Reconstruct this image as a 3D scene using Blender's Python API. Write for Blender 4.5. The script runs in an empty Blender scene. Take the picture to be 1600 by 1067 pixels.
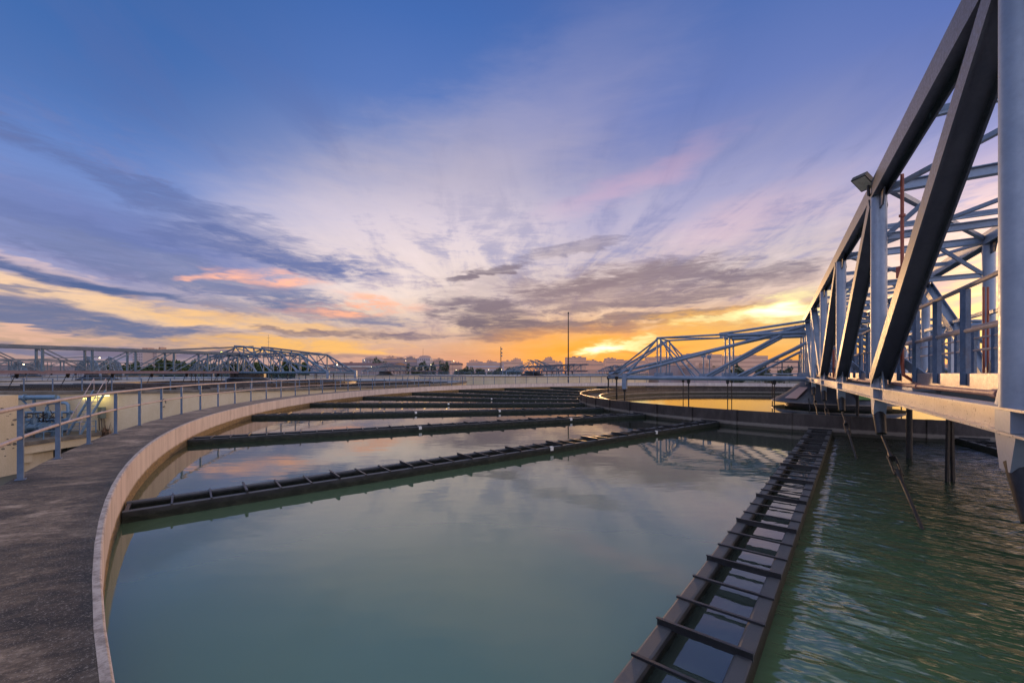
import bpy, math, random
from mathutils import Vector, Matrix
random.seed(7)
R = math.radians
sc = bpy.context.scene
COL = sc.collection

# ------------------------------------------------------------------ basics
EYE = 1.6                     # eye height over the walkway (walkway top is z = 0)
WATER = -0.69
GROUND = -5.6
F, HX, HY = 650.0, 800.0, 582.0

def at(px, py, depth):
    """point of the place seen in that direction at that depth"""
    return Vector(((px-HX)/F*depth, depth, EYE-(py-HY)/F*depth))

ROOTLOC = {}
def tag(o, label=None, cat=None, group=None, kind=None):
    if label: o['label'] = label
    if cat: o['category'] = cat
    if group: o['group'] = group
    if kind: o['kind'] = kind
    return o

def empty(name, loc=(0, 0, 0), rz=0.0, label=None, cat=None, group=None):
    o = bpy.data.objects.new(name, None); COL.objects.link(o)
    o.location = loc; o.rotation_euler = (0, 0, rz); o.empty_display_size = .2
    return tag(o, label, cat, group)

def base_of(o):
    while o.parent: o = o.parent
    return Vector(o.location) if o.type == 'EMPTY' else Vector((0, 0, 0))

class MB:
    def __init__(s): s.v = []; s.f = []
    def add(s, vs, fs):
        n = len(s.v); s.v += [tuple(v) for v in vs]; s.f += [tuple(i+n for i in f) for f in fs]; return s
    def box(s, c, d, rz=0.0):
        c = Vector(c); x, y, z = d[0]/2, d[1]/2, d[2]/2; m = Matrix.Rotation(rz, 3, 'Z')
        vs = [c+m @ Vector((a*x, b*y, e*z)) for e in (-1, 1) for a, b in ((-1, -1), (1, -1), (1, 1), (-1, 1))]
        return s.add(vs, [(3, 2, 1, 0), (4, 5, 6, 7), (0, 1, 5, 4), (1, 2, 6, 5), (2, 3, 7, 6), (3, 0, 4, 7)])
    @staticmethod
    def frame(p, q, up=(0, 0, 1)):
        d = (Vector(q)-Vector(p)); d.normalize(); up = Vector(up)
        if abs(d.dot(up)) > .98: up = Vector((1, 0, 0)) if abs(d.x) < .9 else Vector((0, 1, 0))
        a = d.cross(up).normalized(); b = a.cross(d).normalized()
        return a, b
    def sect(s, p, q, pts, up=(0, 0, 1)):
        """sweep a closed 2-D outline from p to q (side, up)"""
        p, q = Vector(p), Vector(q); a, b = s.frame(p, q, up); n = len(pts)
        vs = [p+a*x+b*y for x, y in pts]+[q+a*x+b*y for x, y in pts]
        fs = [(i, (i+1) % n, n+(i+1) % n, n+i) for i in range(n)]
        return s.add(vs, fs+[tuple(range(n-1, -1, -1)), tuple(range(n, 2*n))])
    def bar(s, p, q, w, h, up=(0, 0, 1)):
        return s.sect(p, q, [(-w/2, -h/2), (w/2, -h/2), (w/2, h/2), (-w/2, h/2)], up)
    def ibeam(s, p, q, h, w, t=.02, up=(0, 0, 1)):
        a, b, c = w/2, h/2, t/2
        return s.sect(p, q, [(-a, -b), (a, -b), (a, -b+t), (c, -b+t), (c, b-t), (a, b-t), (a, b), (-a, b), (-a, b-t), (-c, b-t), (-c, -b+t), (-a, -b+t)], up)
    def tube(s, p, q, r, n=10, r2=None):
        r2 = r if r2 is None else r2; p, q = Vector(p), Vector(q); a, b = s.frame(p, q)
        cs = [(math.cos(2*math.pi*i/n), math.sin(2*math.pi*i/n)) for i in range(n)]
        vs = [p+(a*x+b*y)*r for x, y in cs]+[q+(a*x+b*y)*r2 for x, y in cs]
        return s.add(vs, [(i, (i+1) % n, n+(i+1) % n, n+i) for i in range(n)]+[tuple(range(n-1, -1, -1)), tuple(range(n, 2*n))])
    def path(s, pts, r, n=8, closed=False):
        pts = [Vector(p) for p in pts]; m = len(pts); st = len(s.v)
        for i, p in enumerate(pts):
            pr = pts[(i-1) % m] if (i or closed) else p
            nx = pts[(i+1) % m] if (i < m-1 or closed) else p
            a, b = s.frame(pr, nx)
            s.v += [tuple(p+(a*math.cos(2*math.pi*k/n)+b*math.sin(2*math.pi*k/n))*r) for k in range(n)]
        for i in range(m if closed else m-1):
            j = (i+1) % m
            s.f += [(st+i*n+k, st+i*n+(k+1) % n, st+j*n+(k+1) % n, st+j*n+k) for k in range(n)]
        return s
    def revolve(s, c, prof, n=96, a0=0.0, a1=2*math.pi, closed_prof=False):
        full = abs(a1-a0-2*math.pi) < 1e-6; m = len(prof); st = len(s.v); k = n if full else n+1
        for i in range(k):
            a = a0+(a1-a0)*i/n
            s.v += [(c[0]+r*math.cos(a), c[1]+r*math.sin(a), z) for r, z in prof]
        for i in range(n):
            j = (i+1) % k
            for e in range(m if closed_prof else m-1):
                g = (e+1) % m
                s.f.append((st+i*m+e, st+j*m+e, st+j*m+g, st+i*m+g))
        return s
    def build(s, name, mat, parent=None, smooth=False, local=False):
        me = bpy.data.meshes.new(name)
        off = Vector((0, 0, 0)) if (local or parent is None) else base_of(parent)
        me.from_pydata([tuple(Vector(v)-off) for v in s.v], [], s.f); me.update()
        o = bpy.data.objects.new(name, me); COL.objects.link(o)
        if parent is not None: o.parent = parent
        me.materials.append(mat)
        import bmesh
        bm = bmesh.new(); bm.from_mesh(me); bmesh.ops.recalc_face_normals(bm, faces=bm.faces)
        if all(abs(f.normal.z) > .999 for f in bm.faces) and len({round(v.co.z, 4) for v in bm.verts}) == 1:
            for f in bm.faces:
                if f.normal.z < 0: f.normal_flip()
        bm.to_mesh(me); bm.free()
        if smooth:
            for p in me.polygons: p.use_smooth = True
            try: me.set_sharp_from_angle(angle=R(35))
            except Exception: pass
        return o

def copy_tree(o, parent=None):
    c = o.copy(); COL.objects.link(c)
    if parent is not None: c.parent = parent
    for ch in list(o.children): copy_tree(ch, c)
    return c

# ------------------------------------------------------------------ materials
def lin(c):
    return tuple(((v/255)/12.92 if v/255 <= .04045 else ((v/255+.055)/1.055)**2.4) for v in c)

class NT:
    """tiny node-graph helper"""
    def __init__(s, tree): s.t = tree; s.n = tree.nodes; s.l = tree.links
    def new(s, typ, **kw):
        n = s.n.new(typ)
        for k, v in kw.items(): setattr(n, k, v)
        return n
    def put(s, sock, val):
        if hasattr(val, 'is_linked') or isinstance(val, bpy.types.NodeSocket): s.l.new(val, sock)
        else: sock.default_value = val
    def math(s, op, a, b=0.0, c=None, clamp=False):
        n = s.new('ShaderNodeMath', operation=op, use_clamp=clamp); s.put(n.inputs[0], a); s.put(n.inputs[1], b)
        if c is not None: s.put(n.inputs[2], c)
        return n.outputs[0]
    def maprange(s, v, a, b, c=0.0, d=1.0, smooth=True):
        n = s.new('ShaderNodeMapRange', interpolation_type='SMOOTHSTEP' if smooth else 'LINEAR'); s.put(n.inputs[0], v)
        for i, x in enumerate((a, b, c, d)): s.put(n.inputs[i+1], x)
        return n.outputs[0]
    def mix(s, f, a, b, blend='MIX'):
        n = s.new('ShaderNodeMix', data_type='RGBA', blend_type=blend); s.put(n.inputs[0], f)
        for i, x in ((6, a), (7, b)):
            if isinstance(x, tuple) and len(x) == 3: x = (*x, 1)
            s.put(n.inputs[i], x)
        return n.outputs[2]
    def noise(s, vec, scale, detail=4, rough=.55, dist=0.0, out=0):
        n = s.new('ShaderNodeTexNoise'); n.inputs['Scale'].default_value = scale; n.inputs['Detail'].default_value = detail
        n.inputs['Roughness'].default_value = rough; n.inputs['Distortion'].default_value = dist
        if vec is not None: s.l.new(vec, n.inputs['Vector'])
        return n.outputs[out]
    def mapping(s, vec, loc=(0, 0, 0), rot=(0, 0, 0), scale=(1, 1, 1), typ='POINT'):
        n = s.new('ShaderNodeMapping', vector_type=typ); s.l.new(vec, n.inputs[0])
        n.inputs[1].default_value = loc; n.inputs[2].default_value = rot; n.inputs[3].default_value = scale
        return n.outputs[0]
    def ramp(s, f, stops, interp='LINEAR'):
        n = s.new('ShaderNodeValToRGB'); s.put(n.inputs[0], f); cr = n.color_ramp; cr.interpolation = interp
        while len(cr.elements) > 1: cr.elements.remove(cr.elements[0])
        cr.elements[0].position = stops[0][0]; cr.elements[0].color = (*stops[0][1], 1)
        for p, c in stops[1:]:
            e = cr.elements.new(p); e.color = (*c, 1)
        return n.outputs[0]
    def bump(s, h, strength=.3, dist=.02, normal=None):
        n = s.new('ShaderNodeBump'); n.inputs['Strength'].default_value = strength; n.inputs['Distance'].default_value = dist
        s.l.new(h, n.inputs['Height'])
        if normal is not None: s.l.new(normal, n.inputs['Normal'])
        return n.outputs[0]

def newmat(name):
    m = bpy.data.materials.new(name); m.use_nodes = True
    g = NT(m.node_tree); b = m.node_tree.nodes['Principled BSDF']
    pos = g.new('ShaderNodeNewGeometry').outputs['Position']
    return m, g, b, pos

def weathered(name, c1, c2, scale=2.0, rough=.55, metallic=0.0, stretch=(1, 1, 1), bump=.15, fine=25.0, dirt=None, dirt_amt=.5, spec=.5, grain=.35):
    m, g, b, pos = newmat(name)
    p = g.mapping(pos, scale=stretch)
    n = g.noise(p, scale, 6, .62)
    col = g.mix(g.maprange(n, .35, .65), c1, c2)
    n2 = g.noise(p, fine, 4, .6)
    col = g.mix(g.maprange(n2, .3, .7, 0, grain), col, tuple(v*.62 for v in c1))
    if dirt:
        n3 = g.noise(g.mapping(pos, scale=(1, 1, .35)), scale*1.7, 8, .7)
        col = g.mix(g.maprange(n3, .56, .74, 0, dirt_amt), col, dirt)
    g.l.new(col, b.inputs['Base Color'])
    g.l.new(g.maprange(n2, .2, .8, max(.02, rough-.1), min(1, rough+.12)), b.inputs['Roughness'])
    b.inputs['Metallic'].default_value = metallic
    b.inputs['Specular IOR Level'].default_value = spec
    if bump: g.l.new(g.bump(n2, bump, .01), b.inputs['Normal'])
    return m

M = {}
M['bridge'] = weathered('painted_bridge_steel', (.27, .33, .42), (.33, .39, .48), 1.4, .42, .25, dirt=(.16, .13, .12), dirt_amt=.45, bump=.05, grain=.1)
M['beam'] = weathered('pale_beam_paint', (.44, .43, .44), (.52, .50, .50), 1.8, .33, .35, dirt=(.22, .14, .10), dirt_amt=.55, bump=.06, grain=.1)
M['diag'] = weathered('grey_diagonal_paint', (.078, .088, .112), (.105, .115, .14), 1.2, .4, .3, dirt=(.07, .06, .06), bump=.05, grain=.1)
M['deck'] = weathered('galvanised_deck', (.42, .38, .38), (.52, .47, .46), 3, .4, .4, dirt=(.25, .15, .1))
M['dark'] = weathered('black_wet_steel', (.018, .018, .02), (.035, .033, .034), 5, .45, .2, bump=.3)
M['rod'] = weathered('rusty_dark_rod', (.009, .008, .008), (.022, .018, .016), 6, .6, .1, bump=.3)
M['red'] = weathered('red_conduit_paint', (.32, .07, .04), (.42, .11, .06), 5, .5, 0)
M['pipepink'] = weathered('rusty_pink_pipe', (.42, .20, .15), (.5, .28, .22), 4, .45, .1)
M['rail'] = weathered('weathered_rail_paint', (.36, .29, .28), (.46, .38, .36), 3, .5, .1, dirt=(.28, .18, .15), dirt_amt=.6)
M['post'] = weathered('blue_post_paint', (.07, .12, .20), (.10, .16, .25), 4, .5, .15, dirt=(.12, .10, .10))
M['armpaint'] = weathered('arm_blue_grey_paint', (.135, .185, .26), (.19, .24, .32), 1.5, .4, .2, dirt=(.2, .17, .16), dirt_amt=.35, bump=.04, grain=.1)
M['farsteel'] = weathered('distant_truss_paint', (.095, .15, .205), (.13, .195, .25), .8, .5, .15, dirt=(.16, .12, .12))
M['fardark'] = weathered('distant_dark_chord', (.09, .12, .16), (.13, .16, .2), .8, .5, .15)
M['farrust'] = weathered('rusty_red_chord', (.17, .11, .12), (.21, .15, .16), 1.5, .6)
M['launder'] = weathered('launder_coated_steel', (.026, .028, .032), (.045, .047, .052), 2.5, .38, .35, bump=.15, dirt=(.02, .02, .02), dirt_amt=.7)
M['ringtop'] = weathered('ring_edge_steel', (.16, .14, .13), (.24, .2, .18), 4, .5, .2)
M['bluepipe'] = weathered('blue_pipe_paint', (.11, .20, .30), (.16, .26, .36), 2, .45, .1, dirt=(.12, .1, .09), dirt_amt=.7)
M['cream'] = weathered('cream_wall_paint', (.58, .47, .30), (.66, .55, .38), .5, .85, 0, stretch=(1, 1, .5), bump=.1, dirt=(.42, .33, .22), dirt_amt=.5)
M['cap'] = weathered('stained_coping', (.11, .098, .08), (.2, .175, .14), 1.2, .9, 0, bump=.3, dirt=(.07, .06, .05), dirt_amt=.8)
M['underside'] = weathered('dark_underside', (.05, .045, .04), (.08, .07, .06), 1, .9)
M['darkdoor'] = weathered('dark_door_grille', (.025, .03, .035), (.04, .045, .05), 4, .5)
M['cabinet'] = weathered('olive_cabinet_paint', (.10, .13, .10), (.15, .18, .14), 4, .5)
M['blackrubber'] = weathered('black_hose', (.012, .012, .012), (.025, .025, .025), 8, .6)
M['white'] = weathered('white_paint', (.72, .7, .66), (.8, .78, .74), 3, .6)
M['bark'] = weathered('tree_bark', (.05, .04, .03), (.09, .07, .05), 6, .9)
M['green'] = weathered('green_panel', (.10, .22, .05), (.14, .28, .07), 2, .5)
M['salmon'] = weathered('salmon_panel', (.5, .3, .24), (.55, .35, .28), 2, .6)
M['cone'] = weathered('cone_dark_steel', (.055, .06, .075), (.085, .09, .105), 1.2, .5, .3, stretch=(1, 1, .4), dirt=(.03, .025, .02))

def emis(name, col, st):
    m, g, b, pos = newmat(name)
    b.inputs['Base Color'].default_value = (*col, 1)
    b.inputs['Emission Color'].default_value = (*col, 1); b.inputs['Emission Strength'].default_value = st
    n = g.noise(pos, 20, 2); g.l.new(g.maprange(n, 0, 1, st*.9, st*1.1), b.inputs['Emission Strength'])
    return m
M['tubelight'] = emis('lit_tube', (1, .95, .45), 2.2)
M['lampwarm'] = emis('lit_lamp_warm', (1, .82, .45), 8)
M['lampgreen'] = emis('lit_lamp_green', (.9, 1, .15), 9)
M['lens'] = weathered('floodlight_lens', (.45, .38, .32), (.55, .46, .38), 5, .1, 0, spec=.8)

def walkway_mat():
    m, g, b, pos = newmat('stained_walkway_concrete')
    p = g.mapping(pos, rot=(0, 0, R(18)), scale=(1.35, .8, 1), typ='TEXTURE')
    big = g.noise(p, .9, 9, .68, .6)
    mid = g.noise(g.mapping(pos, rot=(0, 0, R(18)), scale=(1.2, .75, 1), typ='TEXTURE'), 5.0, 10, .8, .2)
    fine = g.noise(pos, 34, 6, .8)
    col = g.ramp(g.math('ADD', g.math('MULTIPLY', big, .6), g.math('MULTIPLY', mid, .4)),
                 [(.40, (.022, .018, .015)), (.455, (.062, .045, .032)), (.50, (.12, .082, .052)), (.545, (.23, .16, .105)), (.60, (.43, .32, .22))])
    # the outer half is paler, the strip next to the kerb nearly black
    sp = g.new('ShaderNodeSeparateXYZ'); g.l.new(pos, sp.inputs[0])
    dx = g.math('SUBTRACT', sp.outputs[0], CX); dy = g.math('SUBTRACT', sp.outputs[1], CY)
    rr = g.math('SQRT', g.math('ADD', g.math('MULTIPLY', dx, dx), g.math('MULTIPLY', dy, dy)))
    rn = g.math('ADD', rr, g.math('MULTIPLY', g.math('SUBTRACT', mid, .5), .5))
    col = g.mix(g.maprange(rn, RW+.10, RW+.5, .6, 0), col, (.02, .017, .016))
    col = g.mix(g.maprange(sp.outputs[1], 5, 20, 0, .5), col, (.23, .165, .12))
    v = g.new('ShaderNodeTexVoronoi'); v.inputs['Scale'].default_value = 26; g.l.new(pos, v.inputs['Vector'])
    speck = g.maprange(v.outputs['Distance'], .05, .16, 1, 0)
    gate = g.maprange(g.noise(pos, 1.7, 4), .5, .68, 0, .6)
    col = g.mix(g.math('MULTIPLY', speck, gate), col, (.42, .38, .35))
    col = g.mix(g.maprange(fine, .4, .75, 0, .45), col, (.03, .024, .018))
    grit = g.noise(pos, 75, 3, .7)
    col = g.mix(g.maprange(grit, .55, .68, 0, .6), col, (.36, .30, .24))
    cr = g.new('ShaderNodeTexVoronoi', feature='DISTANCE_TO_EDGE'); cr.inputs['Scale'].default_value = .55
    wv = g.new('ShaderNodeVectorMath', operation='ADD'); g.l.new(pos, wv.inputs[0]); g.l.new(g.noise(pos, 2.2, 5, .6, out=1), wv.inputs[1]); g.l.new(wv.outputs[0], cr.inputs['Vector'])
    crack = g.math('MULTIPLY', g.maprange(cr.outputs['Distance'], .004, .012, 1, 0), g.maprange(g.noise(pos, .6, 3), .48, .58, 0, .75))
    col = g.mix(crack, col, (.012, .01, .009))
    g.l.new(col, b.inputs['Base Color']); b.inputs['Roughness'].default_value = .9
    h = g.math('ADD', g.math('ADD', g.math('MULTIPLY', fine, .5), g.math('MULTIPLY', grit, .3)), mid)
    g.l.new(g.bump(h, .7, .015), b.inputs['Normal'])
    return m

def wall_mat():
    m, g, b, pos = newmat('pink_white_basin_wall')
    sp = g.new('ShaderNodeSeparateXYZ'); g.l.new(pos, sp.inputs[0]); z = sp.outputs[2]
    st = g.noise(g.mapping(pos, scale=(1, 1, .12)), 3.2, 7, .65)
    blot = g.noise(pos, 1.6, 8, .68)
    col = g.mix(g.maprange(st, .35, .7), (.60, .50, .45), (.46, .375, .34))
    col = g.mix(g.maprange(blot, .52, .72, 0, .55), col, (.33, .265, .235))
    drip = g.noise(g.mapping(pos, scale=(9, 9, .5)), 1.0, 6, .7)
    col = g.mix(g.math('MULTIPLY', g.maprange(drip, .56, .7, 0, .6), g.maprange(z, -.55, -.1, .25, 1)), col, (.24, .18, .15))
    sa_ = g.math('ARCTAN2', g.math('SUBTRACT', sp.outputs[1], CY), g.math('SUBTRACT', sp.outputs[0], CX))
    seam = g.math('ABSOLUTE', g.math('SUBTRACT', g.math('FRACT', g.math('MULTIPLY', sa_, 15.0)), .5))
    col = g.mix(g.maprange(seam, .004, .0, 0, .7), col, (.17, .13, .11))
    edge = g.noise(pos, 7, 6, .7)
    zz = g.math('ADD', z, g.math('MULTIPLY', g.math('SUBTRACT', edge, .5), .10))
    # algae and mud line just over the water
    band = g.maprange(zz, WATER+.17, WATER+.24, 1, 0)
    alg = g.mix(g.maprange(g.noise(pos, 22, 5, .7), .4, .62), (.26, .16, .06), (.04, .028, .016))
    col = g.mix(band, col, alg)
    # chipped dirty top edge
    chip = g.noise(pos, 11, 6, .75)
    top = g.math('MULTIPLY', g.maprange(z, -.07, -.003, 0, .6), g.maprange(chip, .48, .66))
    col = g.mix(top, col, (.10, .085, .075))
    col = g.mix(g.maprange(z, -.013, -.004, 0, .8), col, g.mix(g.maprange(chip, .4, .6), (.44, .36, .29), (.22, .17, .13)))
    g.l.new(col, b.inputs['Base Color']); b.inputs['Roughness'].default_value = .8
    g.l.new(g.bump(blot, .25, .02), b.inputs['Normal'])
    return m

def side_mat():
    m, g, b, pos = newmat('algae_launder_side')
    sp = g.new('ShaderNodeSeparateXYZ'); g.l.new(pos, sp.inputs[0]); z = sp.outputs[2]
    n = g.noise(g.mapping(pos, scale=(1, 1, 2)), 6, 7, .7)
    zz = g.math('ADD', z, g.math('MULTIPLY', g.math('SUBTRACT', n, .5), .16))
    steel = g.mix(g.maprange(g.noise(pos, 3, 5), .4, .65), (.020, .022, .024), (.040, .042, .044))
    alg = g.mix(g.maprange(n, .42, .66), (.009, .013, .008), (.028, .032, .02))
    col = g.mix(g.maprange(zz, WATER+.07, WATER+.15, 1, 0), steel, alg)
    col = g.mix(g.maprange(z, LTOP-.012, LTOP-.004, 0, .8), col, (.085, .085, .088))  # rim top paler: lip highlight painted into the colour
    g.l.new(col, b.inputs['Base Color']); b.inputs['Roughness'].default_value = .65
    b.inputs['Specular IOR Level'].default_value = .35
    g.l.new(g.bump(n, .35, .02), b.inputs['Normal'])
    return m

def ring_mat():
    m, g, b, pos = newmat('ring_launder_plate')
    sp = g.new('ShaderNodeSeparateXYZ'); g.l.new(pos, sp.inputs[0]); z = sp.outputs[2]
    n = g.noise(g.mapping(pos, scale=(1, 1, .3)), 3, 7, .7)
    col = g.mix(g.maprange(n, .4, .65), (.030, .024, .023), (.058, .047, .044))
    zz = g.math('ADD', z, g.math('MULTIPLY', g.math('SUBTRACT', g.noise(pos, 9, 5), .5), .06))
    pale = g.math('MULTIPLY', g.maprange(zz, WATER+.10, WATER+.14), g.maprange(zz, WATER+.22, WATER+.28, 1, 0))
    col = g.mix(g.math('MULTIPLY', pale, .8), col, (.24, .21, .18))
    col = g.mix(g.maprange(zz, WATER+.06, WATER+.12, 1, 0), col, (.03, .028, .018))
    g.l.new(col, b.inputs['Base Color']); b.inputs['Roughness'].default_value = .45; b.inputs['Metallic'].default_value = .2
    g.l.new(g.bump(n, .2, .02), b.inputs['Normal'])
    return m

# ------------------------------------------------------------------ the plan of the tank
CX, CY, RW = 22.63, 29.12, 36.56
C0 = Vector((CX, CY, 0))
RO = RW+1.28                          # outer edge of the walkway
PH0, DPH = R(218.1), R(12.62)          # direction of the first launder seen, step
RING_O, RING_I = 17.65, 16.1
LTOP = EYE-2.115                       # launder rim
LA = PH0+DPH                           # the launder that runs to the lower edge of the view

def water_mat(name='basin_water', ripple=True, c=(.13, .20, .104), far=False):
    m, g, b, pos = newmat(name)
    b.inputs['IOR'].default_value = 2.0
    cl = g.noise(pos, .12, 4, .5)
    col = g.mix(g.maprange(cl, .35, .65), c, tuple(v*.85 for v in c))
    soft = g.noise(g.mapping(pos, rot=(0, 0, R(-25)), scale=(.6, 1.6, 1)), 1.5, 3, .5)
    nrm = g.bump(soft, .05 if not far else .1, .05)
    # less of the murky body colour comes back out at a flat angle (Fresnel both ways)
    fr = g.new('ShaderNodeFresnel'); fr.inputs['IOR'].default_value = 1.5
    deep = g.maprange(fr.outputs[0], .045, .5, 1, .085, smooth=False)
    if ripple:
        sp = g.new('ShaderNodeSeparateXYZ'); g.l.new(pos, sp.inputs[0])
        nx, ny = -math.sin(LA), math.cos(LA)          # side of the long launder; + is the bridge side
        dx = g.math('SUBTRACT', sp.outputs[0], CX); dy = g.math('SUBTRACT', sp.outputs[1], CY)
        d = g.math('ADD', g.math('MULTIPLY', dx, nx), g.math('MULTIPLY', dy, ny))
        rr = g.math('SQRT', g.math('ADD', g.math('MULTIPLY', dx, dx), g.math('MULTIPLY', dy, dy)))
        mask = g.math('MULTIPLY', g.maprange(d, .25, .6), g.maprange(rr, RING_O-.3, RING_O))      # the sector stirred below the bridge
        w1 = g.noise(g.mapping(pos, rot=(0, 0, R(-33)), scale=(1.7, .62, 1), typ='TEXTURE'), 2.1, 3, .5)
        w2 = g.noise(g.mapping(pos, rot=(0, 0, R(-22)), scale=(1.9, .8, 1), typ='TEXTURE'), 6.0, 2, .5)
        big = g.noise(pos, .45, 3, .5)
        h = g.math('MULTIPLY', g.math('ADD', w1, g.math('MULTIPLY', w2, .28)), g.math('MULTIPLY', mask, g.maprange(big, .35, .65, .6, 1.15)))
        nrm = g.bump(h, 1.0, .17, nrm)
        foam = g.math('MULTIPLY', g.maprange(g.noise(pos, 24, 5, .7), .62, .72), g.maprange(g.noise(pos, .8, 4, .6), .48, .66))
        foam = g.math('MULTIPLY', g.math('MULTIPLY', foam, mask), .5)
        col = g.mix(g.math('MULTIPLY', mask, .9), col, (.075, .145, .062))
        col = g.mix(1.0, col, g.mix(deep, (0, 0, 0), (1, 1, 1)), 'MULTIPLY')
        col = g.mix(foam, col, (.6, .58, .55))
        g.l.new(g.maprange(mask, 0, 1, .03, .17, smooth=False), b.inputs['Roughness'])
    else:
        col = g.mix(1.0, col, g.mix(deep, (0, 0, 0), (1, 1, 1)), 'MULTIPLY')
        b.inputs['Roughness'].default_value = .035
    g.l.new(col, b.inputs['Base Color']); g.l.new(nrm, b.inputs['Normal'])
    return m

M['walk'] = walkway_mat(); M['wall'] = wall_mat(); M['side'] = side_mat(); M['ring'] = ring_mat()
M['water'] = water_mat(); M['farwater'] = water_mat('neighbour_water', False, (.05, .11, .10), True)
M['troughwater'] = water_mat('trough_water', False, (.045, .062, .050), True)

# ================================================================== SETTING
g_ = MB(); g_.add([(-3000, -600, GROUND), (3000, -600, GROUND), (3000, 5000, GROUND), (-3000, 5000, GROUND)], [(0, 1, 2, 3)])
M['ground'] = weathered('dusty_ground', (.07, .075, .055), (.11, .105, .08), .05, .95, stretch=(1, 1, 1), fine=2)
tag(g_.build('ground', M['ground']), kind='structure')

# ------------------------------------------------------------------ our tank
tank = empty('settling_tank', (CX, CY, 0), label='huge round concrete basin with dark stained walkway rim in the foreground', cat='tank')
w = MB(); w.revolve(C0, [(RW, -2.4), (RW, -.012), (RW+.012, 0), (RW+.055, 0), (RW+.055, -.05)], 256)
w.build('basin_wall', M['wall'], tank, True)
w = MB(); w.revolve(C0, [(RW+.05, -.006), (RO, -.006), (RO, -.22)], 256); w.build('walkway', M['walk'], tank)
w = MB(); w.revolve(C0, [(RO-.03, -.22), (RO-.03, GROUND)], 192); w.build('outer_wall', M['cream'], tank, True)
w = MB()
def disc(mb, c, r, z, n=160):
    return mb.add([(c[0]+r*math.cos(2*math.pi*i/n), c[1]+r*math.sin(2*math.pi*i/n), z) for i in range(n)], [tuple(range(n))])
disc(w, C0, RW+.02, WATER); tag(w.build('water', M['water']), kind='structure')

# ------------------------------------------------------------------ walkway railing
rail = empty('walkway_railing', (CX, CY, 0), label='two-bar pipe handrail on flat blue posts along the near walkway', cat='railing')
RR = RO-.12
P0 = R(217.4); DP = R(2.86)
w = MB(); w.path([(CX+RR*math.cos(R(a/2)), CY+RR*math.sin(R(a/2)), 1.08) for a in range(460, -130, -2)], .03, 10); w.build('top_rail', M['rail'], rail, True)
w = MB(); w.path([(CX+RR*math.cos(R(a/2)), CY+RR*math.sin(R(a/2)), .63) for a in range(460, -130, -2)], .026, 10); w.build('mid_rail', M['rail'], rail, True)
w = MB(); w.box((0, 0, .53), (.066, .045, 1.06)); w.box((0, 0, .006), (.11, .09, .012))
post0 = w.build('post', M['post'], rail, local=True)
for k in range(-2, 97):
    p = post0 if k == -2 else post0.copy()
    if k != -2: COL.objects.link(p); p.parent = rail
    a = P0-k*DP; p.location = (RR*math.cos(a), RR*math.sin(a), 0); p.rotation_euler = (0, 0, a)

# ------------------------------------------------------------------ radial launders
L0, L1 = RING_O+.02, RW-.02
def side_outline(sg):
    d = .62; h = .35
    pts = [(h, -d), (h, -.004), (h-.012, 0), (h-.10, 0), (h-.118, -.008), (h-.128, -.03), (h-.12, -.06), (h-.10, -.10), (h-.095, -.18), (h-.12, -.27), (h-.17, -.36), (h-.2, -d)]
    return [(sg*x, y) for x, y in pts]
def make_launder(detail=True):
    root = empty('launder_trough', (0, 0, LTOP))
    for sg in (1, -1):
        w = MB(); w.sect((L0, 0, 0), (L1, 0, 0), side_outline(sg))
        w.build('trough_side', M['side'], root, False, True)
    w = MB(); w.add([(L0, -.28, -.155), (L1, -.28, -.155), (L1, .28, -.155), (L0, .28, -.155)], [(0, 1, 2, 3)])
    w.build('trough_water', M['troughwater'], root, local=True)
    w = MB(); w.box((L1-.04, 0, -.2), (.05, .69, .38)); w.build('end_plate', M['launder'], root, local=True)
    w = MB(); w.box((0, 0, .020), (.018, .71, .07)); w.box((.018, 0, .057), (.026, .712, .009))
    cp = w.build('cross_plate', M['launder'], root, local=True)
    w = MB(); w.bar((0, -.36, .012), (0, .36, .012), .028, .02); tr = w.build('tie_bar', M['launder'], root, local=True)
    first = {cp.name: True, tr.name: True}; usedc = usedt = False
    n = 12; step = 1.55
    for i in range(n):
        x = L1-1.62-(i)*step
        if x < L0+.1: break
        o = cp if not usedc else cp.copy()
        if usedc: COL.objects.link(o); o.parent = root
        usedc = True; o.location = (x, 0, 0)
        for q in (1, 2):
            xx = x+step*q/3
            if xx > L1-.2: continue
            o = tr if not usedt else tr.copy()
            if usedt: COL.objects.link(o); o.parent = root
            usedt = True; o.location = (xx, 0, 0)
    return root
LG = 'radial launders of the near basin'
ordn = ['third', 'fourth', 'fifth', 'sixth', 'seventh', 'eighth', 'ninth', 'tenth', 'eleventh', 'twelfth', 'thirteenth', 'fourteenth', 'fifteenth', 'sixteenth']
lproto = make_launder()
for k in range(-2, 15):
    o = lproto if k == -2 else copy_tree(lproto)
    o.location = (CX, CY, LTOP); o.rotation_euler = (0, 0, PH0-k*DPH)
    if k == -2: lab = 'dark launder half hidden under the bridge at the right edge, beyond the hanging rods'
    elif k == -1: lab = 'black open launder with cross bars running out of the bottom edge of the view'
    elif k == 0: lab = 'long dark launder crossing the middle water, nearest of those that end at the left wall'
    elif k < 10: lab = 'dark launder, %s nearest of those starting at the curved left wall' % (['', 'second']+ordn)[k]
    else: lab = 'thin dark launder near the far rim, %s counted from the nearest at the left wall' % ordn[k-2]
    tag(o, lab, 'launder', LG)
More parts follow.
